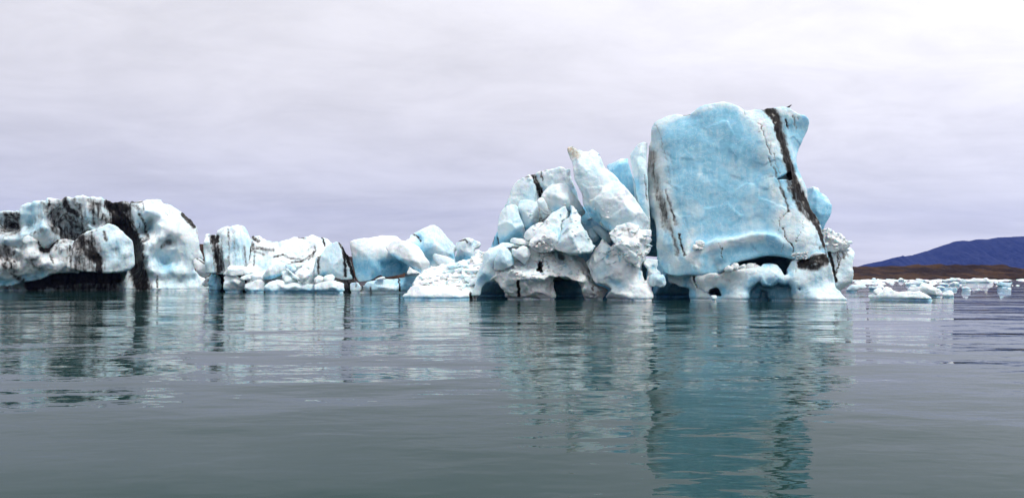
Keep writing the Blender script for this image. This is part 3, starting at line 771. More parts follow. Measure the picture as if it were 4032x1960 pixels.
ice_thing('ice_block', 'large sky blue ice block with rounded white top, right of the grey leaning block', 'ice block', [prim(A(3, '135,360 200,335 270,318 400,315 480,290 570,266 700,266 800,270 832,300 882,345 930,420 985,500 985,700 975,770 920,810 800,842 650,858 560,822 480,875 350,912 268,925 222,880 192,770 160,600 132,450'), T=9, k=.9, taper=.1,
          relief=A(3, '150,420,-.2 200,700,.1 260,860,.1 350,500,.5 350,800,.4 430,720,.4 440,800,-.2 500,830,-.9 520,720,.3 560,780,.1 600,690,-.5 640,620,.1 560,450,.6 650,780,-.2 690,820,-.3 720,650,-.9 760,800,-1.1 850,720,-1.4 950,700,-1.6 850,500,.1 700,350,.2 500,300,-.6 800,300,-1'))], 117.5, rough=(.10, 2.0), fine=.035, chisel=(5, 98), seed=14, blue0=.10,
          blue=[S(3, '200,700 400,780 700,760 930,720', 170, .62), S(3, '620,700 760,650 900,720', 90, .85), S(3, '150,450 600,350 850,350', 110, .02), S(3, '450,780', 50, .35)], dirt=[S(3, '130,420 160,640 215,900', 10, .8), S(3, '720,320 740,300', 8, .5)])
ice_thing('ice_slab', 'white slanted slab of ice lying across the right end of the sky-blue block', 'ice slab', [prim(A(3, '612,430 645,402 720,336 860,345 1000,370 1100,388 1142,420 1160,500 1190,570 1250,650 1255,760 1190,800 1140,818 1070,765 980,700 880,640 740,562 660,492'), T=5, k=.6, taper=.25,
          relief=A(3, '640,430,.1 750,380,.2 800,520,1.3 760,560,.9 950,450,.9 950,600,1.4 900,640,.7 1080,420,.4 1100,600,1.2 1080,740,.5 1200,700,.8 1140,800,.3'))], 114.5, rough=(.12, 1.6), fine=.03, seed=15, blue0=.06, blue=[S(3, '720,560 900,660 1100,790', 45, .62), S(3, '1000,680', 40, .3)])
PK = berg('iceberg', 'pale peaked iceberg with blue hollows standing behind the white rubble slope', 'iceberg', 1720, 122)
ice_part(PK, 'peak', [prim(A(3, '880,1000 890,350 935,322 972,310 975,262 990,238 1080,195 1180,150 1250,110 1295,100 1350,115 1410,160 1470,250 1550,330 1640,400 1715,445 1735,475 1700,500 1640,490 1610,560 1620,700 1600,1000'), T=9, k=.7,
         relief=A(3, '1000,300,-.1 1060,260,-.8 1120,320,-1.0 1020,400,.1 1150,220,.3 1200,350,.7 1180,500,.2 1250,150,0 1300,250,.7 1320,420,.9 1400,250,.4 1500,400,.7 1600,450,.6 1690,470,.5 1450,550,.4 1570,560,-.6 1400,650,.1 1250,620,-.6'))], 121, rough=(.13, 2.0), fine=.035, facet=(.05, 2.2), seed=16, blue0=.22,
         blue=[S(3, '1110,260 1130,330', 40, .55), S(3, '1050,420 1200,500 1260,620', 70, .5), S(3, '1580,560', 50, .7), S(3, '1300,250 1400,350', 90, .14), S(3, '1280,110', 60, .0)],
         dirt=[S(3, '1000,245 1060,265 1100,300 1130,350', 13, .85), S(3, '1345,118 1400,180 1440,250 1480,310', 7, .45), S(3, '1520,390 1580,440 1700,470', 9, .35)])
ice_part(PK, 'ice_shoulder', [prim(A(3, '1560,1000 1600,640 1640,520 1626,400 1640,352 1700,336 1745,325 1790,326 1800,400 1815,480 1850,600 1850,1000'), T=6, k=.5, relief=A(3, '1650,400,-.1 1720,380,.3 1780,360,.2 1700,480,.4 1700,600,-.7 1800,560,.0 1780,650,-.6')),
          prim(A(3, '1745,1000 1760,560 1770,420 1762,330 1800,314 1850,310 1900,342 1960,368 1978,400 1948,442 1885,455 1872,560 1900,1000'), T=5, k=.5, relief=A(3, '1800,400,.3 1850,380,.5 1880,380,-.3 1930,400,.3 1820,520,.2'))], 121.5, blend=.6, chisel=None, rough=(.1, 1.3), facet=(.08, 1.2), seed=18, blue0=.16,
         blue=[S(3, '1640,640 1800,600', 70, .75), S(3, '1870,400', 26, .45), S(3, '1720,420', 50, .2)], dirt=[S(3, '1630,352 1700,343 1760,330 1792,372', 13, .8), S(3, '1880,425 1945,415', 5, .7)], label='pale shoulder with a dirty rim on top, blue underneath')
ice_thing('ice_shelf', 'low grey ice shelf with dark cracks just above the water under the sky-blue block', 'ice shelf', [prim(A(3, '105,1130 105,930 190,915 250,932 285,985 330,985 370,935 410,918 520,902 650,885 800,880 850,868 1000,830 1135,820 1170,900 1100,1000 1060,1130'), T=8, k=.35, sink=20,
          relief=A(3, '150,980,.4 250,1000,.3 310,1020,-.5 420,980,.4 600,960,.5 800,960,.5 850,960,.1 950,950,-.6 1050,930,-1.4 600,1050,.0 200,1050,.0'))], 113, rough=(.10, 1.6), fine=.03, seed=19, blue0=.28, blue=[S(3, '900,950 1080,900', 110, .72)],
          dirt=[S(3, '826,885 836,1060', 7, 1), S(3, '290,975 310,1000 305,1070', 14, .7), S(3, '425,1010 430,1090', 16, .7), S(3, '210,930 205,1000', 5, .7), S(3, '750,900', 14, .6), S(3, '130,930 200,920', 9, .6), S(3, '560,985', 9, .4), S(3, '700,1040 760,1040', 16, .3), S(3, '700,870 900,850', 9, .6), S(3, '200,1000 1000,1000', 90, .22)])

# loose floes and chunks heaped in front of the middle row
FLOES = [
    ('ice_chunk', 'flat-topped white wedge leaning on the left end of the heap of floes', '365,842 380,815 420,770 470,702 520,690 640,710 760,742 832,790 826,802 700,832 560,852 380,848', 117.5, '560,770,.8 450,800,.3', 3, .06, None),
    ('ice_floe', 'white floe at the waterline under the flat-topped wedge, left end of the heap', '380,1100 385,930 370,872 420,850 560,855 625,880 705,930 705,990 690,1100', 117, '500,900,.6 620,960,.6 450,990,-.3 600,1030,-.8', 4, .10, 25),
    ('ice_chunk', 'thin white slab piece tucked between wedge and round boulder in the heap', '640,892 700,852 790,840 803,880 745,905 660,912', 116.6, '720,880,.4', 2, .05, None),
    ('ice_floe', 'rounded low floe at the waterline, second from the left in the heap', '700,1110 690,985 740,950 830,940 900,920 960,930 1005,960 990,1020 1000,1110', 116, '820,980,.7 760,1020,0 900,1000,.3', 4, .10, 25),
    ('ice_chunk', 'small grey rounded chunk wedged beside the big white hump', '798,860 870,802 960,810 985,850 965,900 900,925 830,932 806,905', 116.8, '880,860,.6', 2.5, .10, None),
    ('ice_block', 'big smooth white hump with a blue underside in the middle of the heap', '945,880 1000,820 1050,742 1120,682 1200,644 1262,655 1302,690 1315,740 1295,800 1225,860 1100,890 1000,910', 117, '1150,750,1.0 1050,850,.5 1220,700,.6 1230,830,-.2', 4, .08, None),
    ('ice_floe', 'longest white floe of the heap, lying at the waterline with a blue foot', '1000,1130 985,995 1050,952 1180,912 1300,955 1480,960 1600,970 1745,985 1795,1060 1790,1130', 114.5, '1100,980,.6 1300,1010,.8 1550,1020,.7 1700,1040,.1 1250,1060,.1', 5, .12, 25),
    ('ice_chunk', 'pointed grey chunk leaning left on top of the longest floe', '1225,792 1300,775 1380,850 1460,910 1485,950 1400,968 1310,952 1262,872', 114.8, '1340,870,.6 1280,810,.2', 2.2, .16, None),
    ('ice_chunk', 'thin dark-edged shard of ice propped against the pointed grey chunk', '1312,757 1345,755 1440,840 1515,900 1510,922 1460,900 1400,862', 114.4, '1400,830,.2', 1.5, .2, S(2, '1315,760 1420,865', 10, .75)),
    ('ice_chunk', 'rounded speckled grey-white boulder on the right end of the longest floe', '1440,810 1500,748 1580,730 1642,770 1668,820 1645,900 1560,962 1500,930 1505,895 1450,845', 115, '1560,840,.9 1500,800,.4', 3, .07, S(2, '1460,800 1540,870', 20, .35)),
    ('ice_chunk', 'thin white lens of ice lying high at the foot of the crumpled dome', '1395,697 1450,672 1520,660 1578,680 1552,710 1480,732', 117.5, '1480,695,.4', 2, .05, S(2, '1480,730 1550,712', 7, .7)),
    ('ice_chunk', 'pale blue chunk hidden between the big hump and the speckled boulder', '1305,700 1400,700 1472,740 1445,795 1380,780 1320,750', 116.5, '1390,740,.4', 2, .22, None),
    ('ice_chunk', 'small oblong white chunk on the right-hand floe of the heap', '1872,905 1900,860 2000,832 2046,870 2030,912 1960,938 1890,945', 114, '1960,890,.5', 2, .05, None),
    ('ice_chunk', 'small grey-white lump left of the oblong chunk on the right-hand floe', '1740,905 1800,862 1860,880 1876,905 1850,942 1760,958 1738,930', 114.3, '1800,905,.5', 2, .08, None),
    ('ice_floe', 'squarish white floe at the right end of the heap below the grey leaning block', '1770,1130 1730,995 1790,962 1900,940 2060,932 2182,970 2195,1060 2180,1130', 113, '1900,1000,.6 2050,1000,.6 1850,1060,-.1 2100,1070,0', 5, .10, 25),
]
for i, (nm, lab, pl, Yd, rel, T, b0, ex) in enumerate(FLOES):
    sink = ex if isinstance(ex, int) else None
    dl = [ex] if isinstance(ex, tuple) else []
    bl = []
    if sink: 
        xs_ = [p[0] for p in A(2, pl)]
        bl = [([(min(xs_), 1146.0), (max(xs_), 1146.0)], 11.0, .55)]
    if 'hump' in lab: bl = [S(2, '1000,900 1220,850', 30, .8)]
    ice_thing(nm, lab, nm.replace('_', ' '), [prim(A(2, pl), T=T, relief=A(2, rel), k=.4, sink=sink, lean=.35)], Yd, rough=(.09, 1.1), fine=.03, facet=(.07, 1.2), seed=20 + i, blue0=b0, blue=bl, dirt=dl, group='loose ice heaped before the striped iceberg')
ice_thing('ice_chunk', 'small white lens-shaped chunk lying on the grey shelf under the sky-blue block', 'ice chunk', [prim(A(3, '498,895 550,870 610,853 636,872 600,892 520,903'), T=1.5, k=.25)], 112.5, rough=(.04, .8), seed=40, blue0=.03)
ice_thing('ice_chunk', 'small snowy chunk at the right end of the grey shelf', 'ice chunk', [prim(A(3, '940,812 975,720 1020,752 1080,775 1125,812 1060,806 1000,812'), T=2, k=.3)], 113.5, rough=(.07, .8), facet=(.05, .8), seed=41, blue0=.05)

# ------------------------------------------------------------------ central jumble of fallen blocks
YR = 84.0
RB = berg('iceberg', 'jumbled iceberg of tilted pale blocks over dark arches, left of the tall tower', 'iceberg', 2200, YR)
# back wall
ice_part(RB, 'back_block', [prim(A(4, '60,1750 100,1250 190,1050 270,860 350,680 388,560 410,510 450,466 550,445 630,410 680,400 740,356 820,350 900,345 960,316 1010,322 1040,345 1110,325 1132,400 1132,480 1192,580 1255,700 1280,900 1500,1200 1500,1750'), T=9, k=.9, taper=.25,
         relief=A(4, '150,1200,-2.0 250,950,-1.6 350,800,-.8 420,560,-.3 500,520,.1 560,700,.7 600,500,.2 650,640,.5 700,480,-.6 735,640,-1.6 740,400,-.4 790,450,.1 800,560,.2 930,400,.2 1000,340,-.2 1000,500,.3 1080,420,-.1 1120,520,-.5 1200,680,-.9 1240,780,-1.4 690,760,-.4 720,960,-.8 780,900,-1.2 300,1150,-2.6 420,1220,-3.0 550,1180,-2.6 500,1000,-1 1250,1000,-2.5 1350,1100,-3'))], 87,
         rough=(.12, 1.8), fine=.035, facet=(.08, 1.7), chisel=(4, 99, .3), seed=51, blue0=.16, blue=[S(4, '250,1200 500,1200', 140, .85), S(4, '1200,1000 1400,1150', 180, .8), S(4, '420,520 600,420', 60, .03), S(4, '760,400 1000,350', 70, .04), S(4, '450,700 600,800', 120, .16), S(4, '1150,620', 80, .3)],
         dirt=[S(4, '632,420 680,520 735,660 750,700', 12, 1), S(4, '660,420 715,540 765,640', 15, .9), S(4, '752,385 748,440 762,500', 9, .85), S(4, '550,458 620,448', 8, .7), S(4, '1045,345 1045,380', 10, .6), S(4, '1100,340 1060,480 1130,560', 34, .42), S(4, '1170,600 1230,760', 26, .45),
               S(4, '720,720 720,860 740,980', 22, .55), S(4, '760,780 800,880 870,890', 26, .5), S(4, '740,990 820,930', 14, .5), S(4, '130,1240 170,1130 200,1090', 9, .7), S(4, '160,1250 190,1160', 8, .7), S(4, '300,800 260,920 200,1050', 6, .4), S(4, '360,680 330,740 280,840', 5, .4), S(4, '235,1160 245,1250', 7, .8), S(4, '640,600 690,780', 7, .35)])
ice_part(RB, 'ice_block', [prim(A(4, '255,930 300,832 340,800 400,788 455,798 476,830 482,880 500,960 540,1040 555,1100 548,1190 500,1280 255,1290 240,1150'), T=5, k=.8, relief=A(4, '300,930,.2 340,850,.5 430,830,.7 420,950,1.1 330,1020,1.0 500,1000,.6 450,1080,.6 350,1130,.1 450,1180,-1.2 330,1230,-1.0 520,1120,-.5'))], 85.2, rough=(.07, 1.6), facet=(.06,1.5), seed=52, blue0=.22, blue=[S(4, '300,1230 480,1170', 75, .85), S(4, '380,840', 60, .1)], label='rounded pale block hollowed blue underneath')
ice_part(RB, 'ice_block', [prim(A(4, '474,850 500,740 560,738 700,760 722,880 725,990 640,1040 562,1108 540,1080 520,1000 495,940'), T=4, k=.6, relief=A(4, '520,800,.3 600,850,.7 690,800,.4 620,960,.7 560,1060,-.3 700,960,.3 500,930,0'))], 85.6, rough=(.06, 1.6), facet=(.06,1.3), seed=53, blue0=.2, blue=[S(4, '560,1090 660,1030', 34, .7), S(4, '500,900 540,1050', 14, .5)])
ice_part(RB, 'ice_block', [prim(A(4, '752,690 760,640 820,572 870,535 960,530 1040,540 1092,592 1160,720 1230,800 1277,848 1262,890 1215,935 1190,900 1100,860 1000,870 880,880 825,830 780,745'), T=4, k=.45,
         relief=A(4, '790,650,.1 860,560,.1 960,550,.2 1040,570,.1 880,640,.9 1000,620,.9 850,720,.7 950,720,1.0 1060,700,1.1 1100,660,.7 1150,760,1.0 1240,850,.5 1100,800,.8 950,800,.6 1200,900,0 830,780,.2'))], 82.6, rough=(.06, 1.5), facet=(.07, 1.4), seed=54, blue0=.14, blue=[S(4, '950,540', 60, .02), S(4, '900,850 1150,880', 50, .45)], dirt=[S(4, '790,650 840,720 960,740', 14, .25), S(4, '1130,680 1230,800', 5, .4)])
ice_part(RB, 'ice_shard', [prim(A(4, '706,760 718,725 745,708 772,720 800,780 860,850 885,880 870,910 800,890 745,840'), T=2, k=.35, relief=A(4, '760,760,.4 820,850,.3'))], 82.9, rough=(.05, 1.0), seed=55, blue0=.06, dirt=[S(4, '810,800 870,870', 8, .6), S(4, '780,860 840,900', 12, .5)])
ice_part(RB, 'back_block', [prim(A(4, '1180,740 1260,780 1400,930 1600,1080 1800,1080 1960,1080 2000,1700 1150,1700'), T=5, k=.5)], 86.5, rough=(.12, 1.6), seed=96, blue0=.75)
# leaning pillar
ice_part(RB, 'leaning_pillar', [prim(A(4, '1035,98 1060,84 1100,76 1150,102 1195,132 1240,148 1305,152 1322,118 1350,120 1400,170 1442,222 1482,302 1505,352 1565,402 1640,480 1720,580 1775,655 1850,750 1905,822 1955,905 1992,985 2020,1060 1990,1100 1700,1120 1540,1105 1430,1005 1335,925 1255,800 1230,650 1140,480 1125,400 1130,340 1080,250 1050,175'), T=6, k=.5, lean=.22,
         relief=A(4, '1060,120,-.2 1090,220,-.2 1150,140,.0 1170,230,.7 1250,200,.8 1330,140,0 1350,220,.8 1440,300,.3 1490,340,-.2 1180,400,.7 1300,400,1.0 1400,420,1.0 1250,600,.7 1340,600,.9 1280,760,.2 1500,450,.6 1600,500,.3 1700,650,.4 1340,880,.0 1400,860,.6 1500,1020,.2 1600,1080,.2 1850,900,.6'))], 81, rough=(.08, 1.7), fine=.03, facet=(.07, 1.7), chisel=(5, 98.6), seed=56, blue0=.17,
         blue=[S(4, '1250,180 1350,170', 50, .05), S(4, '1290,850 1420,980 1560,1080', 50, .8), S(4, '1300,700', 60, .25), S(4, '1490,320 1700,560', 14, .05)], tan=[S(4, '1070,110 1120,160 1150,200', 55, 1.0)], label='tall leaning pillar with a tan stained horn at its tip',
         dirt=[S(4, '1110,80 1180,130', 7, .7), S(4, '1100,110 1150,180', 12, .35), S(4, '1200,150 1260,160', 10, .3), S(4, '1325,125 1340,160', 6, .5), S(4, '1230,660 1245,780', 8, .6), S(4, '1330,880 1380,920', 9, .4)])
ice_part(RB, 'ice_block', [prim(A(4, '1304,752 1320,700 1345,640 1400,560 1412,490 1440,460 1482,438 1560,468 1650,500 1730,600 1775,655 1850,750 1905,822 1955,905 1992,985 2022,1062 2012,1085 1930,1112 1800,1100 1600,1115 1500,1050 1430,965 1355,860 1312,806'), T=3, k=.4, lean=.22,
         relief=A(4, '1330,750,0 1400,640,.5 1430,520,.1 1500,470,.3 1500,620,1.0 1480,780,1.1 1600,560,.9 1650,720,1.4 1600,880,1.2 1750,700,.7 1780,860,1.3 1850,800,.6 1900,950,1.0 1970,1000,.2 1450,900,.4 1520,1000,-.1 1600,1060,-.1 1700,1020,.7 1800,1050,.7 1900,1080,.5'))], 79.4, rough=(.09, 1.5), fine=.035, facet=(.08, 1.5), seed=57, blue0=.14, blue=[S(4, '1340,830 1450,980 1560,1060', 40, .55), S(4, '1700,900 1900,1050', 90, .2), S(4, '1480,560', 90, .08)],
         dirt=[S(4, '1310,800 1330,815', 9, .7), S(4, '1440,900 1460,980', 7, .5), S(4, '1960,960 1940,1060 1925,1100', 4, .4)])
# wedges in front
w1 = A(4, '560,1420 640,1195 700,1092 790,992 870,890 905,860 950,832 1000,800 1035,774 1058,830 1095,905 1060,945 985,985 972,1030 980,1100 965,1220') + A(11, '1490,260 1500,330 1470,400 1400,500 1150,560 1000,480 920,430 1000,330')
w1 = A(4, '625,1215 640,1190 700,1092 790,992 870,890 905,860 950,832 1000,800 1035,774 1058,830 1095,905 1060,945 985,985 972,1030 980,1100 960,1200') + A(11, '1480,360 1465,420 1400,520 1250,560 1060,540 990,470 918,425 925,390')
ice_part(RB, 'ice_wedge', [prim(w1, T=5, k=.35, lean=.4, relief=A(11, '950,400,.1 1100,200,.4 1180,300,1.1 1250,120,.7 1330,0,.2 1400,240,1.0 1440,120,.5 1490,80,.1 1480,300,.5 1300,380,1.1 1380,480,.6 1120,480,.7') + A(4, '1030,800,0 900,900,.3 960,920,.5 1060,890,.3'))], 80.2, rough=(.10, 1.4), fine=.04, facet=(.09, 1.2), seed=58, blue0=.09, blue=[S(11, '1250,100 1350,100', 60, .3), S(11, '1480,100 1490,330', 22, .4), S(4, '900,880 1000,830', 40, .2)],
         dirt=[S(11, '1060,400 1150,390 1300,440', 40, .55), S(11, '1430,260', 16, .6), S(11, '1000,460 1080,520', 30, .5), S(11, '1140,360 1160,410', 12, .7)])
w2 = A(4, '975,1030 985,990 1040,948 1062,940 1092,905 1083,785 1105,785 1130,803 1180,868 1212,938 1206,1012 1260,1095 1330,1220') + A(11, '2130,420 2180,440 2100,540 1900,580 1700,580 1550,540 1430,480 1490,390 1500,250')
ice_part(RB, 'ice_wedge', [prim(w2, T=6, k=.35, lean=.4, relief=A(11, '1510,200,.2 1520,400,.7 1620,50,.6 1700,250,1.2 1650,480,1.4 1800,100,.8 1850,300,1.4 1900,480,1.3 1950,150,.5 2050,350,.9 2100,480,.6') + A(4, '1095,800,-.2 1120,880,.1 1180,950,.3 1080,970,.5 1150,1050,.8 1200,1000,.3'))], 79.6, rough=(.10, 1.3), fine=.045, facet=(.09, 1.2), seed=59, blue0=.13, blue=[S(11, '1520,60 1500,300', 20, .45), S(11, '1850,330', 90, .35), S(11, '1700,150', 120, .1), S(4, '1088,790 1098,900', 6, .8)], dirt=[S(4, '1130,810 1200,900', 4, .5), S(4, '1200,1010 1300,1150', 5, .4)])
ice_part(RB, 'ice_slab', [prim(A(4, '550,1172 570,1112 640,1050 740,1000 787,988 770,1010 700,1092 645,1190 592,1205'), T=2.5, k=.35, relief=A(4, '620,1120,.5 700,1050,.3'))], 81.6, rough=(.05, 1.0), seed=60, blue0=.06)
ice_part(RB, 'ice_slab', [prim(A(11, '530,350 560,305 610,288 700,310 850,318 965,325 925,400 930,430 800,405 700,385 610,370'), T=2.5, k=.3, relief=A(11, '620,330,.3 800,350,.4'))], 81.8, rough=(.05, 1.0), seed=61, blue0=.04)
ice_part(RB, 'ice_fragment', [prim(A(4, '1262,1092 1300,1080 1340,1072 1425,1180 1375,1232 1340,1228'), T=2.5, k=.3, relief=A(4, '1340,1150,.3'))], 83, rough=(.06, 1.1), seed=62, blue0=.35)
ice_part(RB, 'ice_fragment', [prim(A(4, '1352,1062 1370,1040 1412,1040 1500,1098 1562,1180 1572,1245 1520,1230 1420,1140'), T=2.5, k=.35, relief=A(4, '1430,1090,.4 1500,1170,.4'))], 82.6, rough=(.06, 1.1), seed=63, blue0=.4, dirt=[S(4, '1440,1150 1540,1190', 8, .35)])
# crumbly knob and white foot
ice_part(RB, 'crumbly_knob', [prim(A(5, '2088,100 2150,50 2200,30 2260,-10 2330,10 2372,60 2400,75 2485,68 2486,108 2450,125 2440,150 2472,158 2445,205 2470,225 2462,262 2420,340 2360,420 2240,360 2200,262 2140,205 2108,165'), T=4, k=.4, relief=A(5, '2120,100,.2 2200,60,.3 2200,150,.9 2300,80,.5 2280,200,1.4 2340,300,1.0 2400,150,.8 2450,90,.1 2400,260,.6 2450,240,.0'))], 77.6,
         rough=(.10, 1.0), fine=.05, facet=(.2, 1.25), chisel=None, seed=164, blue0=.02, label='crumbly white knob flecked with grit', dirt=[S(5, '2190,60 2300,60 2340,110', 22, .45), S(5, '2340,140 2380,180', 16, .5), S(5, '2230,110 2300,140', 12, .35), S(5, '2330,340 2400,290', 8, .55), S(5, '2440,110 2470,110', 8, .4)])
foot = A(5, '1830,380 1890,320 1925,255 1965,190 2005,140 2062,182 2090,232 2122,205 2200,262 2340,352 2410,290 2425,340 2395,420 2382,500 2400,570 2470,590') + A(9, '575,560 570,640 605,800 590,900 620,1000 680,1080 670,1112') + A(5, '2490,760 2042,760 2036,722 2100,662 2112,632 2052,592 1982,572 1932,562 1895,520 1888,450')
ice_part(RB, 'white_foot', [prim(foot, T=7, k=.5, sink=12, lean=.32, relief=A(5, '1900,400,.2 1960,250,.2 2010,180,.1 2040,280,.7 2085,330,.5 2000,380,.8 1960,480,.5 2100,400,1.0 2170,320,.6 2200,450,1.2 2100,530,.6 2050,580,-.1 2150,600,.0 2300,430,1.0 2300,560,.9 2380,450,.3 2400,540,.3 2350,640,.9 2200,650,.5 2120,690,.1 2060,730,.2 2200,740,.9 2450,700,.4 2480,745,.3 2380,740,.8'))], 79.0,
         rough=(.14, 1.3), fine=.05, facet=(.08, 1.2), chisel=(6, 98.5), seed=65, blue0=.07, label='white flared foot reaching down to the water', blue=[S(5, '2060,330 2080,250', 14, .55), S(5, '2165,280 2180,370', 8, .55), S(5, '1950,480 2050,450', 70, .3), S(5, '2100,570 2200,600', 40, .4), S(5, '2380,440 2370,540', 14, .4), S(5, '2100,752 2480,757', 7, .4)],
         dirt=[S(5, '1895,440 1900,520', 5, .5), S(5, '2400,575 2440,580', 8, .5), S(9, '250,430 320,420', 30, .4), S(9, '460,760 490,700', 14, .6), S(5, '2300,410 2370,400', 10, .3)])
# rubble sheet roofing the arches
roof = A(5, '700,600 780,522 832,400 842,302 905,242 1000,192 1110,182 1200,202 1340,242 1420,230 1550,250 1700,300 1850,335 1905,420 1905,500 1840,520 1790,545 1740,545 1690,520 1640,508 1560,498 1490,508 1440,528 1350,530 1250,540 1040,552 985,560 960,545 880,535 830,555 800,585')
ice_part(RB, 'rubble_shelf', [prim(roof, T=13, k=.55, taper=.05, lean=.55, relief=A(11, '50,1000,-1.6 0,700,-1.2 60,560,-.6 200,430,-.5 350,420,-.3 600,400,-.7 900,520,-.3 1000,520,.2 1180,540,.8 1100,650,.6 960,600,.3 950,800,.5 700,760,.2 640,900,.9 500,900,.8 300,1080,.9 700,1040,1.2 900,1040,1.0 1000,900,.8 1220,900,.9 1280,700,.6 1380,800,.9 1500,640,-.2 1550,700,-.3 1600,850,.6 1800,700,.3 1850,750,.2 1700,960,.6 1950,900,.2 2050,950,-.6 2000,720,.7 2100,900,-.4 1900,1050,.2')),
         prim(A(5, '1035,535 1260,522 1485,520 1545,560 1562,640 1560,735 1048,735 1060,660 1032,590'), Y=80.6, T=4, k=.5, sink=12, lean=-.1, relief=A(5, '1050,560,.9 1080,660,-.2 1150,560,.6 1200,640,-.2 1250,700,.0 1250,570,.3 1350,640,-.1 1400,560,.3 1480,640,-.7 1540,600,-1.4 1100,715,.3 1400,715,.1')),
         prim(A(5, '1800,750 1832,660 1812,592 1830,540 1862,505 1905,520 1962,590 2050,612 2112,640 2100,682 2045,720 2040,750'), Y=80.2, T=4, k=.5, sink=12, lean=-.1, relief=A(5, '1850,540,.5 1860,620,.3 1900,680,.3 1960,640,.1 2050,650,-.4 1950,720,.2'))], 81.4, blend=.7, chisel=(6, 98.5),
         rough=(.16, 1.1), fine=.06, facet=(.14, .9), seed=66, blue0=.05, label='broken white rubble shelf above the arches',
         cuts=[dict(poly=A(11, '1090,720 1160,720 1165,790 1150,850 1160,940 1090,950 990,950 1040,890 1090,850 1085,790'), Y=80, depth=4.5, widen=.1, k=.1),
               dict(poly=A(11, '1490,610 1550,630 1590,710 1540,680 1500,640'), Y=80.5, depth=3, widen=.1, k=.1), dict(poly=A(11, '1640,580 1690,590 1690,615 1650,610'), Y=80, depth=2.5, widen=.0, k=.1)],
         blue=[S(11, '40,1000 100,800 200,600', 90, .5), S(11, '300,480 560,560', 50, .35), S(11, '700,450 900,450', 40, .2), S(11, '1450,580 1600,800', 80, .3), S(11, '1820,700', 80, .3), S(11, '1000,450', 40, .4)],
         dirt=[S(11, '1050,460 1120,420 1250,430 1330,450', 24, .5), S(11, '1010,500 1080,560 1180,600 1190,700', 24, .5), S(11, '1370,540 1360,620 1390,710 1420,740', 9, .8), S(11, '920,560 900,680 890,800 870,840', 7, .7), S(11, '1230,720 1280,830 1290,920', 10, .7), S(11, '670,985', 26, .95), S(11, '745,1020', 14, .7), 
               S(11, '960,1000 1240,1000', 12, .4), S(11, '2020,760 2080,860', 6, .6), S(11, '280,560 200,600', 6, .4), S(11, '0,580 100,520 160,480', 8, .5), S(11, '920,840 1000,750 1080,710', 7, .5), S(11, '1330,610 1300,720', 8, .4),
               S(5, '1190,565 1192,620 1195,705', 11, 1), S(5, '1190,690', 20, .8), S(5, '1560,540 1500,640', 26, .35),
               S(5, '1870,510 1890,540', 12, .6), S(5, '1905,600 1910,650', 7, .7), S(5, '1960,630 1970,690', 8, .4), S(5, '1960,580 2060,620', 12, .5)])
ice_part(RB, 'ice_block', [prim(A(11, '232,880 250,720 290,600 350,505 440,472 500,510 570,590 605,700 610,790 500,840 430,880 400,900 330,890 280,920 245,900'), T=3, k=.4, relief=A(11, '280,760,.3 330,620,.4 440,520,.3 450,700,.9 550,680,.5 400,820,.6'))], 79.9, rough=(.05, 1.2), seed=67, blue0=.2, blue=[S(11, '440,500', 60, .06), S(11, '580,650 610,780', 20, .5)])
ice_part(RB, 'ice_block', [prim(A(11, '568,480 600,475 640,510 672,515 720,465 790,440 850,465 900,530 915,610 880,680 820,770 790,770 700,690 630,635 580,580'), T=3, k=.35, relief=A(11, '610,540,.3 700,600,.8 800,560,.8 870,600,.4 800,720,.3 760,650,.8'))], 79.9, rough=(.05, 1.1), facet=(.03, 1.2), seed=68, blue0=.08, dirt=[S(11, '900,640 880,690', 5, .6)])
# rubble slope on the left
slope = A(3, '1030,1150 1062,975 1080,905 1130,835 1200,782 1290,735 1420,712 1560,652 1700,640 1760,602 1830,565 1880,540 1885,450 1960,450 2010,465 2100,460 2200,520 2250,700 2100,800 1990,800 1940,850 1925,920 1905,960 1900,1000 1860,1150')
ice_part(RB, 'rubble_slope', [prim(slope, T=10, k=.8, sink=20, lean=.35, relief=A(3, '1080,960,2.6 1150,860,1.6 1250,900,2.4 1200,970,3.0 1300,760,.2 1400,850,1.6 1500,950,2.6 1600,700,-.4 1650,850,1.4 1750,900,2.0 1800,700,-.6 1850,800,.8 1950,600,-1.2 1920,700,-.4 1950,480,-2 1880,930,1.6 1800,960,2.3 2050,600,-1.4'))], 85,
         rough=(.14, 1.0), fine=.05, facet=(.20, .8), lumps=(.12, .7), chisel=None, seed=71, blue0=.03, label='slope of crushed white ice blocks', blue=[S(3, '1450,860 1550,760', 40, .15)], dirt=[S(3, '1600,930 1680,940', 22, .55), S(3, '1420,990 1500,930 1580,900', 6, .45), S(3, '1880,900 1950,860', 10, .4), S(3, '2000,470 2090,470', 16, .6), S(3, '1900,560 1990,540', 10, .3)])
ice_part(RB, 'ice_ridge', [prim(A(5, '740,700 790,560 850,402 862,302 905,242 962,222 1062,182 1160,190 1290,222 1240,235 1150,222 1080,232 1015,258 962,342 952,422 970,500 985,548 930,560 870,575 830,620 815,700'), T=4, k=.5, relief=A(5, '800,600,-.2 860,480,.5 900,350,.7 940,280,.4 1000,220,.2 900,500,.3 940,450,.0 850,580,-.3'))], 80.9, rough=(.06, 1.4), chisel=(5, 98), seed=72, blue0=.2, blue=[S(5, '820,560 920,520', 50, .5), S(5, '880,280 1000,220', 30, .06)], dirt=[S(5, '870,290 930,240 1000,200', 5, .35)])
ice_thing('ice_slab', 'white lens-shaped slab wedged upright between the peaked iceberg and the rubble slope', 'ice slab', [prim(A(3, '1305,580 1312,555 1335,543 1400,555 1500,580 1620,628 1560,655 1440,712 1415,708 1390,670 1330,625'), T=2.5, k=.3, relief=A(3, '1400,610,.4'))], 89, rough=(.06, 1.2), seed=73, blue0=.06)
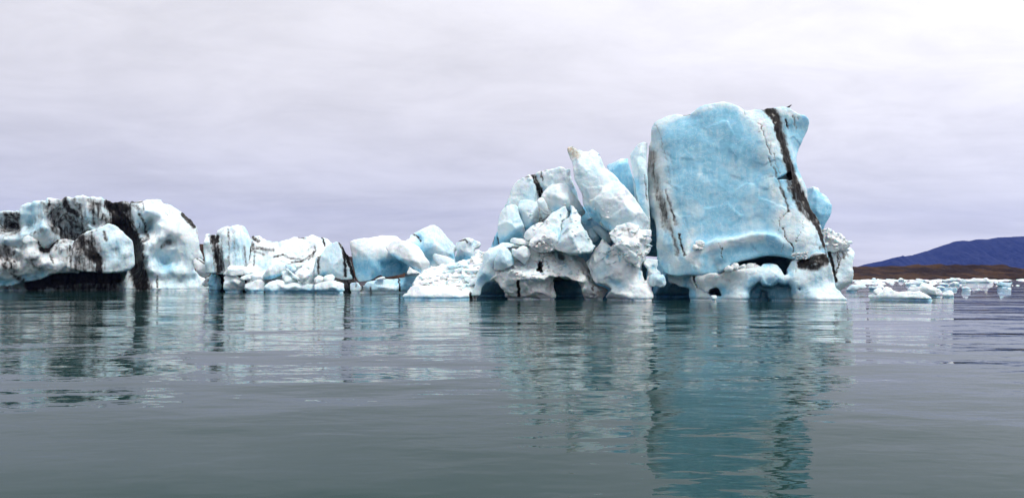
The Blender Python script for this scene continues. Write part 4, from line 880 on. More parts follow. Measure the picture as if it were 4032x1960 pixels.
ice_thing('ice_floe', 'long low white floe with a dirty right end floating in front of the rubble slope', 'ice floe', [prim(A(3, '872,1210 880,1120 905,1103 955,1098 948,1060 985,1005 1030,985 1200,996 1440,997 1640,977 1820,965 1890,975 1940,1030 1965,1090 1955,1210'), T=6, k=.5, sink=12, lean=.4,
          relief=A(3, '900,1140,.7 980,1050,.5 1000,1130,1.0 1100,1040,.6 1200,1020,-.1 1200,1120,1.2 1400,1060,.8 1450,1140,1.2 1600,1020,.1 1650,1100,1.1 1800,1000,-.2 1820,1080,.8 1920,1050,.2 1900,1140,.4'))], 80.5, rough=(.08, 1.3), fine=.03, seed=74, blue0=.05, blue=[S(3, '900,1160 1800,1180', 40, .5)],
          dirt=[S(3, '1640,1020 1720,1060', 36, .4), S(3, '1835,1080 1845,1170', 20, .9), S(3, '1890,1050 1905,1160', 14, .85), S(3, '1800,1010 1840,1060', 14, .4), S(3, '1490,1000 1560,1040', 16, .25), S(3, '1930,1060 1945,1150', 10, .5)])
ice_thing('ice_chunk', 'little pale ice ledge at the left rim of the dark arch behind the long floe', 'ice chunk', [prim(A(3, '1945,905 1990,890 2060,912 2100,935 2020,970 1975,975 1950,940'), T=2, k=.3)], 82, rough=(.06, .9), seed=75, blue0=.1)

ice_part(RB, 'ice_back', [prim(A(5, '700,800 720,480 1200,400 1900,380 2520,400 2560,800'), T=4, k=.6, sink=25)], 94, vox=.2, rough=(.15, 2.0), seed=94, blue0=.6)
# loose fragments on the rubble: a few shapes shared by many
rnd = random.Random(5)
FRAG = []
for i in range(9):
    r2 = np.random.RandomState(100 + i)
    g = np.linspace(-1.5, 1.5, 26).astype(np.float32)
    XX, YY, ZZ_ = np.meshgrid(g, g, g, indexing='ij')
    d = None
    for j in range(11):
        n = r2.normal(size=3) * np.array([1, 1, 1.25]); n /= np.linalg.norm(n)
        pl = XX * n[0] * r2.uniform(.7, 1) + YY * n[1] + ZZ_ * n[2] * r2.uniform(1., 1.5) - r2.uniform(.55, .85)
        d = pl if d is None else smax(d, pl, .16)
    pts = np.stack([XX.ravel(), YY.ravel(), ZZ_.ravel()], 1)
    d = d + .09 * fbm(pts + i * 7, .8, 2).reshape(d.shape)
    d[0] = d[-1] = 1; d[:, 0] = d[:, -1] = 1; d[:, :, 0] = d[:, :, -1] = 1
    V, F = surface_nets(d, (-1.5,) * 3, g[1] - g[0])
    at_ = np.zeros((len(V), 3), np.float32); at_[:, 1] = .02 + .1 * (i % 3)
    FRAG.append(mesh_from('ice_fragment', V, F, ICE, at_))


def scatter(root, spots, name='ice_fragment'):
    rl = np.array(root.location)
    for px, py, Yd, size in spots:
        fr = Frame(px, Yd)
        u, z = fr.uz(px, py)
        w = fr.world(float(u), 0.0, float(z)) - rl
        o = link(name, rnd.choice(FRAG), w, root)
        s = size / FPX * Yd
        o.scale = (s * rnd.uniform(.8, 1.3), s * rnd.uniform(.8, 1.3), s * rnd.uniform(.6, 1.0))
        o.rotation_euler = (rnd.uniform(-.5, .5), rnd.uniform(-.5, .5), rnd.uniform(0, 6.3))


def snap(root, parts, spots):
    """set fragments down on the surface of the parts that lie behind their spot"""
    from mathutils.bvhtree import BVHTree
    from mathutils import Vector
    rl = Vector(root.location)
    out = []
    trees = []
    for o in root.children:
        if o.name.split('.')[0] in parts:
            me = o.data
            n = len(me.vertices); co = np.empty(n * 3, np.float32); me.vertices.foreach_get('co', co)
            fi = np.empty(len(me.loops), np.int32); me.loops.foreach_get('vertex_index', fi)
            trees.append(BVHTree.FromPolygons(co.reshape(-1, 3).tolist(), fi.reshape(-1, 4).tolist()))
    for px, py, size in spots:
        d = Vector(((px - CX) / FPX, 1.0, (YH - py) / FPX)).normalized()
        best = None
        for t in trees:
            h = t.ray_cast(Vector((0, 0, CAM_H)) - rl, d)
            if h[0] is not None and (best is None or h[3] < best[3]): best = h
        if best is None: continue
        p = best[0] + rl
        out.append((px, py, p.y + 0.12 * size / FPX * p.y, size))
    return out


sp_ = []
pl = slope
while len(sp_) < 120:
    x, y = rnd.uniform(1640, 1960), rnd.uniform(975, 1135)
    if poly_sdf(pl, np.array([[x]], np.float32), np.array([[y]], np.float32))[0, 0] < -10: sp_.append((x, y, rnd.choice([5, 6, 8, 10, 14, 18])))
scatter(RB, snap(RB, ['rubble_slope'], sp_))
sp_ = []
while len(sp_) < 70:
    x, y = rnd.uniform(1955, 2330), rnd.uniform(975, 1090)
    sp_.append((x, y, rnd.choice([4, 5, 6, 8, 11])))
scatter(RB, snap(RB, ['rubble_shelf'], sp_))
scatter(RB, snap(RB, ['rubble_shelf', 'white_foot', 'ice_wedge'], [(rnd.uniform(2100, 2180), rnd.uniform(955, 1030), rnd.choice([4, 6, 8])) for _ in range(30)]))
scatter(RB, snap(RB, ['back_block', 'ice_wedge', 'ice_block', 'ice_shard', 'ice_slab', 'leaning_pillar'], [(rnd.uniform(2090, 2420), rnd.uniform(800, 960), rnd.choice([4, 5, 6, 8])) for _ in range(36)]))
scatter(RB, snap(RB, ['crumbly_knob', 'white_foot'], [(rnd.uniform(2410, 2555), rnd.uniform(900, 1020), rnd.choice([5, 7, 9, 12])) for _ in range(28)]))
scatter(RB, snap(RB, ['white_foot'], [(rnd.uniform(2310, 2420), rnd.uniform(980, 1040), rnd.choice([5, 7, 9])) for _ in range(16)]))

# ------------------------------------------------------------------ tall blue tower
YT = 78.0
TB = berg('iceberg', 'tall tower of an iceberg with flat blue face, slanting black band and arched foot', 'iceberg', 2980, YT)
tower = A(6, '262,262 280,245 300,235 330,222 400,186 470,178 540,190 600,176 690,116 780,80 850,62 920,49 990,70 1060,95 1110,125 1140,136 1160,126 1210,108 1290,120 1315,108 1400,106 1490,92 1560,108 1640,136 1700,140 1742,165 1760,205 1745,270 1720,320 1690,372 1660,440 1630,512 1605,600 1612,650 1642,740 1672,812 1702,890 1706,960 1732,1050 1782,1120 1818,1190') + \
    A(7, '2075,200 2095,300 2130,420 2110,440 1850,440 1735,428 1640,408 1520,396 1400,405 1290,435 1200,455 1075,482 1000,545 900,600 640,600 480,625 350,600 310,540 245,460 250,250 235,120 205,0') + A(6, '240,1140 212,1000 204,900 190,720 195,560 202,470 222,430 240,335')
ice_part(TB, 'tower_block', [prim(tower, T=12, k=.45, taper=.06,
         relief=A(6, '262,275,.1 230,420,-.6 200,600,-1.0 205,850,-1.2 230,1100,-1.5 290,300,.5 330,450,.55 310,700,.2 300,1000,.1 390,680,.6 430,860,.5 500,1100,.5 420,1200,.2 400,220,.3 500,260,.5 560,700,.55 600,200,.1 700,160,.3 800,400,.5 700,780,.75 760,760,.55 800,1000,.45 900,90,.2 950,250,.5 1000,700,.4 1050,1000,.45 1100,150,.1 1150,300,.35 1200,700,.35 1270,500,.7 1300,300,.45 1200,130,-.3 1320,700,.6 1350,450,.6 1400,300,.4 1370,1000,.55 1430,600,.5 1450,760,.4 1450,130,-.3 1460,400,-.2 1520,300,-1.0 1530,500,-.6 1600,200,-1.2 1600,400,-1.6 1700,200,-2.0 1700,300,-2.4 1640,480,-2.2 1540,650,-.2 1600,700,-.9 1560,900,.2 1640,850,-.6 1690,930,-1.0 1600,1050,.2 1700,1080,-.4 1780,1160,-.8 1480,1100,.5') +
         A(7, '350,300,.2 450,480,.4 300,420,-.6 600,520,.7 700,200,.5 1000,150,.4 1300,120,.4 1600,120,.5 1700,280,.6 1900,200,.4 2050,180,-.6 1950,350,.2 2080,350,-.4 1600,500,.2 1900,500,.2')),
         prim(A(7, '535,600 545,430 620,395 700,350 800,290 900,245 940,255 1080,245 1180,220 1280,190 1420,185 1580,215 1650,330 1730,372 1800,440 1720,432 1640,408 1520,400 1400,410 1290,436 1200,455 1090,482 1060,530 990,552 900,592 800,598 640,600'), Y=YT - .7, T=7, k=.8, lean=.16, relief=A(7, '560,560,.0 600,450,.8 650,560,.6 750,400,.9 740,560,.5 860,350,.9 860,480,.4 840,570,.3 960,330,1.2 960,450,.9 1000,500,.3 1100,300,.9 1080,420,.1 1250,250,.8 1250,340,.2 1200,420,-.6 1400,230,.8 1400,330,-.3 1450,390,-.8 1550,280,.8 1570,350,.2 1680,400,.1'))], YT, blend=.5, chisel=None,
         rough=(.09, 2.6), fine=.015, facet=(.042, 2.1), seed=81, blue0=.48, tan=[S(6, '250,600 300,900 400,1200', 60, .45), S(7, '400,100 480,380', 40, .4)],
         cuts=[dict(poly=A(6, '1425,778 1490,742 1552,708 1560,772 1500,772'), Y=YT - 1.5, depth=3.2, widen=.05, k=.08)],
         blue=[S(6, '700,500 1000,600 800,900', 330, .50), S(6, '900,200 700,330', 130, .55), S(6, '300,260 480,190 700,130 920,60 1100,140', 42, .16), S(6, '230,350 220,600 260,900 330,1200', 85, .10), S(6, '300,500 400,900 470,1200', 60, .18), S(6, '1180,150 1300,300 1400,550', 90, .10), S(6, '1450,130 1600,150', 50, .12), S(6, '1700,250 1600,450', 60, .42), S(6, '1350,800 1450,1000', 60, .22), S(6, '1500,1150 1700,1180', 120, .14), S(6, '1640,800 1700,950', 30, .12), S(6, '1290,560', 60, .22), S(6, '700,760', 60, .38),
               S(7, '300,300 450,500', 110, .12), S(7, '650,150 560,350', 60, .18), S(7, '1700,200 1900,250', 150, .12), S(7, '1000,100 1300,80', 90, .42), S(6, '600,1000 700,1100', 80, .34), S(6, '210,1000 240,1200', 14, .5),
               S(7, '1060,500 1180,400 1350,330 1560,350', 60, .55), S(7, '1550,390 1250,430', 34, .6), S(7, '600,420 900,300 1300,215', 45, .06), S(7, '860,460', 70, .35), S(7, '960,540', 60, .45), S(7, '620,430 700,500', 50, .04), S(7, '1100,260 1400,220', 50, .12)],
         dirt=[S(6, '1318,112 1370,170 1410,250 1440,350 1470,430 1495,520', 30, 1), S(6, '1370,120 1430,210 1470,350 1490,450', 34, .85), S(6, '1500,540 1530,640 1560,740 1610,860 1660,970 1720,1080 1790,1190', 36, 1), S(6, '1530,800 1580,930 1640,1060 1720,1150', 34, .85), S(6, '1640,830 1680,930', 8, .5), S(7, '2000,50 2050,160 2080,290', 24, 1), S(7, '2080,290 2120,400', 16, .7), S(7, '2040,330 2080,300', 22, .7),
               S(6, '1450,150 1475,240', 24, .5), S(6, '1510,210 1530,290', 8, .8), S(6, '1585,170 1610,290', 9, .6), S(6, '1625,180 1630,200', 6, .6), S(6, '1400,115 1390,140', 16, .7), S(6, '1270,300 1300,390 1325,480 1360,570', 7, .8), S(6, '1340,600 1360,670', 9, .7), S(6, '1390,560 1410,660 1440,740', 8, .6), S(6, '1240,260 1290,300', 5, .6), S(6, '1250,350', 9, .7), S(6, '1345,430 1360,510', 5, .5),
               S(6, '1390,690 1410,780', 10, .7), S(6, '1425,800 1480,960 1530,1100', 10, .7), S(6, '1450,850 1510,1020', 5, .6), S(6, '1470,620 1490,660', 18, .4), S(6, '1105,110 1120,180', 6, .5), S(6, '1160,126 1215,110 1290,122', 6, .6), S(6, '530,188 600,178', 6, .8), S(6, '265,262 290,300', 7, .5),
               S(6, '250,540 240,650 265,740 300,850', 34, .66), S(6, '225,700 250,720', 26, .5), S(6, '290,820 330,960 370,1100 410,1250', 36, .64), S(6, '380,900 430,1050 480,1220', 14, .7), S(6, '330,1000 350,1240', 12, .6), S(6, '300,290 350,480 400,680 430,830', 5, .55), S(6, '390,510 430,620 470,780', 5, .4), S(7, '390,80 430,200 460,300 480,400', 22, .66), S(7, '490,180 520,300 560,410', 13, .8), S(7, '290,20 340,165', 10, .5), S(7, '560,0 590,100', 6, .4), S(7, '540,60 640,230', 8, .3),
               S(7, '1590,0 1600,80 1585,135', 5, .9), S(7, '1625,110 1640,190 1690,270 1740,330 1730,370', 5, .95), S(7, '1838,0 1850,80 1865,125', 4, .8), S(7, '1815,160 1785,210 1780,265', 4, .85), S(7, '1635,280 1600,380', 5, .6), S(6, '1540,1085 1500,1110 1440,1170 1440,1240', 4, .8), S(7, '1990,150 2000,300', 12, .4),
               S(6, '1180,560 1240,500', 3, .35), S(6, '530,860 620,780 700,735 775,745 770,810', 3, .35), S(6, '880,560 800,680', 4, .2), S(6, '350,815 430,850 480,900', 4, .5), S(6, '1330,780 1430,770', 3, .5),
               S(7, '940,280 968,360 965,450', 4, .8), S(7, '690,450 720,560', 5, .35), S(7, '640,430 660,560', 5, .4), S(7, '760,420 775,560', 4, .35), S(7, '920,250 960,255', 4, .5)])
# arched foot
footp = A(7, '480,910 500,880 545,830 540,795 470,775 385,748 345,690 340,620 400,600 560,590 640,602 900,608 940,640 1010,585 1200,562 1400,545 1420,510 1480,495 1560,515 1600,560 1640,640 1690,620 1690,560 1730,490 1760,445 1830,425 2000,380 2100,400 2130,440 2152,520 2182,640 2204,760 2258,830 2325,905 2335,960 480,960')
ice_part(TB, 'arched_foot', [prim(footp, T=11, k=.5, sink=12, taper=.04, relief=A(7, '520,880,-.8 560,800,-1.0 560,660,-1.4 620,760,-.6 640,660,.3 700,620,.6 800,640,.8 900,630,.7 920,680,.3 980,650,-.2 1050,690,-.2 740,700,.6 760,760,.2 700,860,-.2 640,900,-.5 1000,780,-.7 900,830,-.9 980,880,-.4 1050,600,.5 1150,580,.7 1300,570,.8 1200,700,.6 1150,800,.5 1180,890,1.0 1060,880,.3 1380,600,.9 1500,520,.2 1520,600,1.1 1450,680,1.1 1580,640,.9 1620,700,.6 1700,700,.4 1690,560,-.1 1750,640,.6 1800,730,.7 1760,480,.1 1900,440,.0 1950,480,.9 2050,480,.9 1920,540,.7 2100,560,.6 2000,640,.9 1920,760,.9 2100,800,.8 2000,900,1.9 1900,870,1.2 2200,870,1.3 2290,910,1.3 2180,700,-.2 1800,880,.5 1700,890,.2'))], YT - 1.5,
         rough=(.10, 1.9), fine=.035, chisel=None, facet=(.05, 1.4), seed=83, blue0=.17,
         cuts=[dict(poly=A(7, '1245,960 1250,880 1258,790 1300,745 1345,700 1385,665 1420,735 1500,742 1585,690 1650,725 1705,700 1742,760 1755,840 1720,960'), Y=YT - 3.5, depth=3.6, widen=-.06, k=.7, sink=30),
               dict(poly=A(7, '1620,775 1650,738 1700,732 1745,752 1752,800 1720,825 1660,822'), Y=YT - 3.5, depth=4.6, widen=-.15, k=.5),
               dict(poly=A(7, '1330,960 1335,830 1360,770 1420,760 1500,800 1520,960'), Y=YT - 3.5, depth=4.8, widen=-.08, k=.6, sink=30),
               dict(poly=A(7, '1768,772 1800,745 1850,745 1868,790 1840,822 1800,812'), Y=YT - 3.5, depth=2.6, widen=-.1, k=.25),
               dict(poly=A(7, '792,832 802,785 860,752 910,758 925,800 940,860 900,862 840,872'), Y=YT - 3.5, depth=9, widen=0, k=.2),
               dict(poly=A(7, '180,990 178,760 330,740 380,745 440,770 500,780 540,795 525,880 545,990'), Y=YT - 5, depth=13, widen=.03, k=.25, sink=40),
               dict(poly=A(7, '990,522 1075,482 1100,450 1200,455 1290,435 1400,405 1520,396 1640,408 1735,428 1800,442 1700,466 1640,472 1580,500 1400,492 1330,498 1210,505 1130,505 1060,520'), Y=YT - 5, depth=12, widen=0, k=.15),
               dict(poly=A(7, '618,640 660,600 650,680 675,770 640,700'), Y=YT - 3, depth=3, widen=0, k=.15)],
         blue=[S(7, '1330,830 1500,870', 130, .85), S(7, '1500,740 1700,780', 80, .75), S(7, '1700,800 1850,780', 45, .6), S(7, '560,780 620,840', 70, .6), S(7, '560,650', 60, .55), S(7, '960,780 900,850', 90, .55), S(7, '1450,710 1560,690', 30, .5), S(7, '1300,680 1250,740', 40, .45), S(7, '1640,500 1720,620', 30, .4), S(7, '2000,700 1920,800', 120, .28), S(7, '1150,580 1350,560', 60, .05), S(7, '1480,560', 60, .12), S(7, '740,640 880,640', 60, .03), S(7, '2000,880 2200,890', 60, .06), S(7, '1160,860', 50, .06), S(7, '1450,500', 60, .45)],
         dirt=[S(7, '1840,500 1920,470 2000,440 2110,440', 44, 1), S(7, '1860,520 1980,540 2100,480', 36, .85), S(7, '1990,560 2040,540', 16, .5), S(7, '1910,400 1950,370 2000,340', 6, .9), S(7, '1785,520 1775,630', 4, .6), S(7, '960,660 1050,690', 18, .35), S(7, '1400,560 1400,640', 3, .4), S(7, '1645,620 1655,700', 4, .5), S(7, '1160,850 1170,880', 6, .35), S(7, '2020,420 2120,440', 18, .8)])
ice_part(TB, 'ice_boulder', [prim(A(9, '570,650 600,610 660,605 720,600 800,610 840,600 880,680 890,760 860,820 790,835 720,800 660,825 610,810 590,740'), T=2.5, k=.4, relief=A(9, '650,680,.5 760,680,.6 800,780,.2'))], YT - .5, rough=(.07, 1.0), seed=84, blue0=.28, dirt=[S(9, '620,680 650,780', 20, .35)], label='grey rounded lump hanging over the black cave')
ice_part(TB, 'ice_bridge', [prim(A(9, '470,300 540,300 640,310 730,310 740,400 700,470 720,520 790,560 835,600 760,620 640,600 580,640 575,560 540,480 500,400'), T=3, k=.35, relief=A(9, '560,380,.3 650,360,.2 600,520,.4 720,480,-.2'))], YT + .2, rough=(.09, .9), facet=(.06, .8), seed=85, blue0=.08, blue=[S(9, '650,450', 60, .5)])
ice_part(TB, 'dirty_shoulder', [prim(A(7, '2060,960 2060,180 2075,110 2130,104 2180,150 2240,180 2312,220 2360,290 2412,325 2428,370 2420,420 2406,520 2412,600 2418,700 2402,720 2350,750 2282,785 2255,815 2260,960'), T=8, k=.5, sink=30, relief=A(7, '2100,160,-.6 2150,250,-.1 2250,220,-.6 2300,300,.0 2200,330,.2 2380,340,-.1 2150,450,.1 2200,520,.2 2260,450,.4 2300,560,.5 2380,480,.0 2340,640,.6 2400,620,-.2 2380,700,-.1 2250,700,.0 2280,770,-.4 2200,700,-.2 2100,400,-.4'))], 82.5, rough=(.10, 1.3), fine=.04, facet=(.05, 1.2), seed=86, blue0=.16, label='lower dirty white shoulder behind the right edge',
         blue=[S(7, '2150,150 2300,280', 60, .03), S(7, '2300,600 2350,500', 50, .26)],
         dirt=[S(7, '2145,370 2165,470 2190,580 2212,690', 17, 1), S(7, '2185,370 2200,400', 10, .5), S(7, '2215,370 2245,440 2240,530 2215,640 2205,700', 7, .95), S(7, '2235,365 2270,440 2262,520', 6, .85), S(7, '2290,370 2310,400 2300,430', 18, .7), S(7, '2345,360 2350,420', 14, .65), S(7, '2200,370 2360,350', 12, .55), S(7, '2225,780 2240,820', 8, .6), S(7, '2120,190 2150,250', 9, .5), S(7, '2180,230 2250,250', 7, .45), S(7, '2230,170 2280,230', 6, .35), S(7, '2280,790 2400,725', 7, .6)])
ice_part(TB, 'snow_rubble', [prim(A(7, '2062,300 2062,150 2080,108 2130,100 2165,135 2210,170 2250,178 2300,215 2345,270 2365,300 2330,330 2220,345 2160,355 2110,345'), T=4, k=.4, relief=A(7, '2120,160,.2 2180,240,.6 2280,260,.4 2200,320,.5'))], 81.9, rough=(.12, .8), fine=.06, facet=(.18, .7), seed=87, blue0=.0, dirt=[S(7, '2110,200 2160,230 2150,300', 10, .45), S(7, '2200,230 2240,260', 8, .45), S(7, '2160,170 2230,210', 6, .35)], label='crumbled snowy rubble on top of the shoulder')
ice_part(TB, 'blue_lobe', [prim(A(6, '1640,1300 1660,840 1692,838 1740,845 1800,848 1818,876 1815,905 1850,915 1882,945 1908,990 1922,1040 1916,1095 1892,1150 1862,1200 1848,1250 1800,1300'), T=5, k=.7, relief=A(6, '1740,880,-.2 1800,870,.1 1780,1000,.2 1830,960,.6 1850,1050,.9 1890,1050,.3 1830,1150,.4'))], 88, rough=(.06, 2.0), fine=.02, seed=88, blue0=.55, blue=[S(6, '1730,850 1800,855', 34, .16), S(6, '1850,930 1910,1020', 22, .35), S(6, '1850,1080', 60, .75)], label='translucent blue lobe sticking out behind the tower')
ice_part(TB, 'thin_slab', [prim(A(6, '32,560 50,520 76,500 90,470 102,450 135,435 170,428 217,436 205,560 205,900 232,1200 245,1300 150,1300 180,1160 130,1000 102,840 62,690'), T=4, k=.4, relief=A(6, '60,560,.0 110,520,.5 160,480,.3 130,700,.4 180,700,.3 180,1000,.1'))], 80.5, rough=(.07, 1.5), fine=.03, seed=89, blue0=.2, blue=[S(6, '150,450', 50, .06), S(6, '100,800 180,1100', 40, .5)], dirt=[S(6, '110,460 130,480', 7, .5), S(6, '150,560 190,600', 7, .3), S(6, '35,560 50,525', 4, .6), S(6, '180,750 210,1000', 5, .6)], label='thin pale slab pressed against the tower')
ice_part(TB, 'thin_slab', [prim(A(4, '1470,300 1485,272 1530,245 1600,236 1680,226 1720,232 1768,236 1772,300 1802,400 1842,560 1872,760 1960,950 2060,1100 2080,1400 1950,1400 1850,900 1700,640 1560,420'), T=4, k=.4, relief=A(4, '1530,280,0 1650,300,.2 1700,500,.0 1800,700,-.2 1950,1000,-.4'))], 86, rough=(.06, 1.8), fine=.02, seed=90, blue0=.62, blue=[S(4, '1500,255 1700,235', 34, .2), S(4, '1900,800 2050,1200', 90, .9)], label='deep blue slab at the back of the cleft')
ice_part(TB, 'thin_slab', [prim(A(4, '1797,370 1815,400 1845,530 1885,570 1902,690 1945,870 1900,800 1846,720 1836,560'), T=1.5, k=.2)], 83, rough=(.03, 1.5), seed=91, blue0=.25)
ice_part(TB, 'cleft_wall', [prim(A(4, '1880,600 1930,560 2100,560 2190,1000 2260,1400 1950,1400 1980,1100 1930,850'), T=5, k=.4)], 84, rough=(.06, 1.6), seed=92, blue0=.85)

ice_part(TB, 'ice_back', [prim(A(7, '150,1000 200,300 900,200 1700,200 2150,450 2220,800 2240,1000'), T=4, k=.6, sink=25)], YT + 10.5, vox=.2, rough=(.15, 2.0), seed=93, blue0=.6)
LOOSE = [("white angular chunk, second from left on the ledge in the tower's slot", '1058,545 1065,515 1085,494 1130,495 1155,540 1120,556 1080,556'), ("largest white rounded chunk on the ledge in the tower's slot", '1215,545 1225,525 1245,503 1330,495 1325,540 1270,556'),
         ("low white chunk at the left end of the tower's slot ledge", '985,570 1008,532 1035,525 1085,552 1075,575 1010,582'), ("tiny white pyramid between two bigger chunks on the slot ledge", '1148,545 1160,528 1208,505 1222,548 1180,558'), ("small flat white fragment at the right end of the slot ledge", '1325,530 1345,520 1370,535 1330,545')]
for i, (lab, pl) in enumerate(LOOSE):
    ice_thing('ice_chunk', lab, 'ice chunk', [prim(A(7, pl), T=1.2, k=.2)], 76.4, vox=.06, rough=(.04, .6), facet=(.05, .6), fine=.01, seed=200 + i, blue0=.02, group='loose chunks on the slot ledge')
for i, (lab, pl) in enumerate([("largest white block of three sitting below the blue face", '668,262 672,240 700,236 772,262 768,300 740,315 690,292'), ("squarish white chunk, left one of three below the blue face", '634,330 640,290 680,284 697,330 650,347'), ("small white chunk, lower right one of three below the blue face", '695,325 702,300 755,315 752,335 705,340')]):
    ice_thing('ice_chunk', lab, 'ice chunk', [prim(A(7, pl), T=1.2, k=.15)], 76.9, vox=.06, rough=(.03, .6), facet=(.04, .7), fine=.01, seed=210 + i, blue0=.0, group='chunks stuck on the lip below the blue face')
ice_thing('ice_floe', 'small white triangular floe floating before the low cave of the tower foot', 'ice floe', [prim(A(7, '785,940 790,888 830,870 890,855 950,895 962,940'), T=2, k=.3, sink=20, relief=A(7, '890,880,.2'))], 76, vox=.07, rough=(.06, .8), facet=(.05, .7), seed=220, blue0=.03)
ice_thing('ice_floe', 'small pale wedge of ice at the waterline under the round hollow of the tower foot', 'ice floe', [prim(A(7, '1765,930 1775,890 1800,870 1830,868 1870,895 1890,930'), T=2, k=.3, sink=20)], 75.6, vox=.07, rough=(.06, .8), seed=221, blue0=.08)
scatter(TB, snap(TB, ['arched_foot', 'tower_block', 'tower_block'], [(2500 + rnd.uniform(1720, 1900) / 2.8, 860 + rnd.uniform(370, 450) / 2.8, rnd.choice([3, 4, 5, 7])) for _ in range(40)]))
scatter(TB, snap(TB, ['snow_rubble', 'dirty_shoulder'], [(2500 + rnd.uniform(2080, 2350) / 2.8, 860 + rnd.uniform(110, 340) / 2.8, rnd.choice([4, 5, 7, 10])) for _ in range(45)]))

# ------------------------------------------------------------------ drifting floes on the right
FF = [
    ('ice_floe', 'long flat white floe in front, with two small blocks on its left end', '275,640 275,530 300,518 390,512 500,495 560,480 640,462 680,478 740,492 860,482 950,492 1040,480 1060,495 1150,515 1230,545 1300,575 1280,640', 79, '350,540,.3 600,520,.5 600,580,.8 800,540,.6 1000,540,.6 1000,590,.6 1200,580,.2', 5, .06, 60),
    ('ice_block', 'left angular white block standing on the left end of the long flat floe', '385,470 420,440 462,425 485,450 500,498 450,508 405,505', 80.3, '445,470,.2', 1.5, .02, None),
    ('ice_block', 'right rounded white block standing on the left end of the long flat floe', '495,480 520,430 560,408 610,425 640,455 630,470 570,495 510,500', 80.5, '570,450,.3', 1.6, .02, None),
    ('ice_floe', 'thick lumpy white floe behind the right half of the long flat floe', '885,610 880,450 900,420 980,412 1060,408 1150,400 1250,420 1330,452 1370,490 1390,520 1375,548 1330,610', 90.6, '950,450,.4 1100,460,.8 1250,480,.9 1330,520,.6 1200,540,.2', 5, .03, 40),
    ('ice_block', 'rounded white hump heaped on top of the thick lumpy floe', '1055,420 1060,385 1090,365 1150,362 1215,375 1242,400 1240,440 1180,445 1090,440', 92, '1150,400,.4', 3, .01, None),
    ('ice_floe', 'small layered white floe at the right end of the lumpy floe', '1375,610 1385,500 1420,475 1470,462 1520,480 1530,525 1560,550 1555,610', 87.7, '1450,500,.4 1480,540,.5', 3, .02, 40),
    ('ice_floe', 'pale blue-white floe close behind the right edge of the tower, sloping like a tent', '-60,560 -40,470 0,430 30,400 90,380 200,378 300,405 250,425 140,430 130,470 100,560', 119, '0,450,.4 100,420,.4', 5, .14, 60),
    ('ice_floe', 'pale floe with a rounded knob at its right end, left of the two standing blocks', '300,480 310,405 380,410 425,395 445,370 480,366 520,400 540,430 520,480', 136, '480,390,.4', 4, .12, 40),
    ('ice_floe', 'wide flat white floe with a blue hollow, just behind the lumpy floe', '820,400 830,365 900,348 940,352 960,318 1020,325 1080,345 1150,360 1100,400', 198, '1000,350,.4', 6, .10, 26),
    ('ice_floe', 'jagged slanting dirty white slab pointing up left in the far pack', '985,340 985,285 1020,280 1080,295 1140,320 1110,340', 322, '1040,300,.4', 5, .12, 14),
    ('ice_floe', 'small upright white horn-shaped block in the far pack', '735,335 740,290 765,272 790,280 818,305 820,335', 342, '770,300,.4', 4, .06, 20),
    ('ice_floe', 'lone little white dome far off beside the tower edge', '338,315 342,290 370,268 405,280 412,315', 488, '', 4, .02, 20),
    ('ice_floe', 'largest of the far white floes, long with a lumpy ridge, before the brown shore', '1640,355 1645,305 1720,300 1800,295 1835,278 1880,292 1990,290 2030,280 2060,300 2135,302 2130,330 2080,355', 267, '1850,310,.8 2000,310,.8', 8, .03, 16),
    ('ice_floe', 'flat-topped pale far floe with a dark undercut left of the largest far floe', '1365,345 1368,305 1500,300 1505,280 1655,280 1660,345', 304, '1550,300,.6', 7, .05, 16),
    ('ice_floe', 'light blue blocky floe near the right edge of the photo', '2160,420 2190,365 2230,342 2280,345 2390,348 2395,420', 174, '2300,370,.4', 4, .32, 16),
    ('ice_floe', 'low blue-white shelf at the front of the light blue blocky floe', '2225,430 2240,395 2300,395 2390,385 2395,430', 163, '', 3, .2, 16),
    ('ice_floe', 'white conical floe below the far long floe', '1478,400 1490,370 1530,355 1545,338 1580,360 1640,375 1630,400', 198, '1550,365,.4', 4, .06, 20),
    ('ice_floe', 'bluish wedge-shaped floe with a notch, lying alone left of the pair of posts of ice', '1665,440 1672,418 1740,410 1800,430 1875,438 1870,470 1730,465', 133, '1780,440,.3', 3, .22, 26),
    ('ice_floe', 'two little upright ice stubs with a flat floe before them', '2145,480 2150,440 2170,438 2175,465 2185,438 2195,462 2220,460 2222,480', 127, '', 1.5, .1, 12),
    ('ice_floe', 'flat white oval floe in front of the two upright stubs', '2155,515 2165,482 2220,474 2290,480 2302,515', 111, '', 2.5, .02, 26),
    ('ice_floe', 'sliver of bluish floe cut by the right edge of the photo', '2530,520 2540,485 2600,478 2660,490 2660,520', 112, '', 2.5, .25, 26),
    ('ice_floe', 'tongue-shaped white floe with bumps, left of the bluish wedge', '1285,460 1290,410 1320,405 1400,408 1420,425 1500,420 1560,430 1615,440 1610,460', 140, '1400,430,.3', 4, .04, 18),
    ('ice_floe', 'flat white floe under the conical one, with grey rim', '1330,405 1340,365 1400,362 1460,365 1495,385 1490,405', 191, '', 4, .05, 16),
    ('ice_floe', 'white lumpy floe right of the conical floe', '1600,360 1610,330 1640,322 1740,330 1745,350 1700,360', 267, '', 4, .03, 12),
]
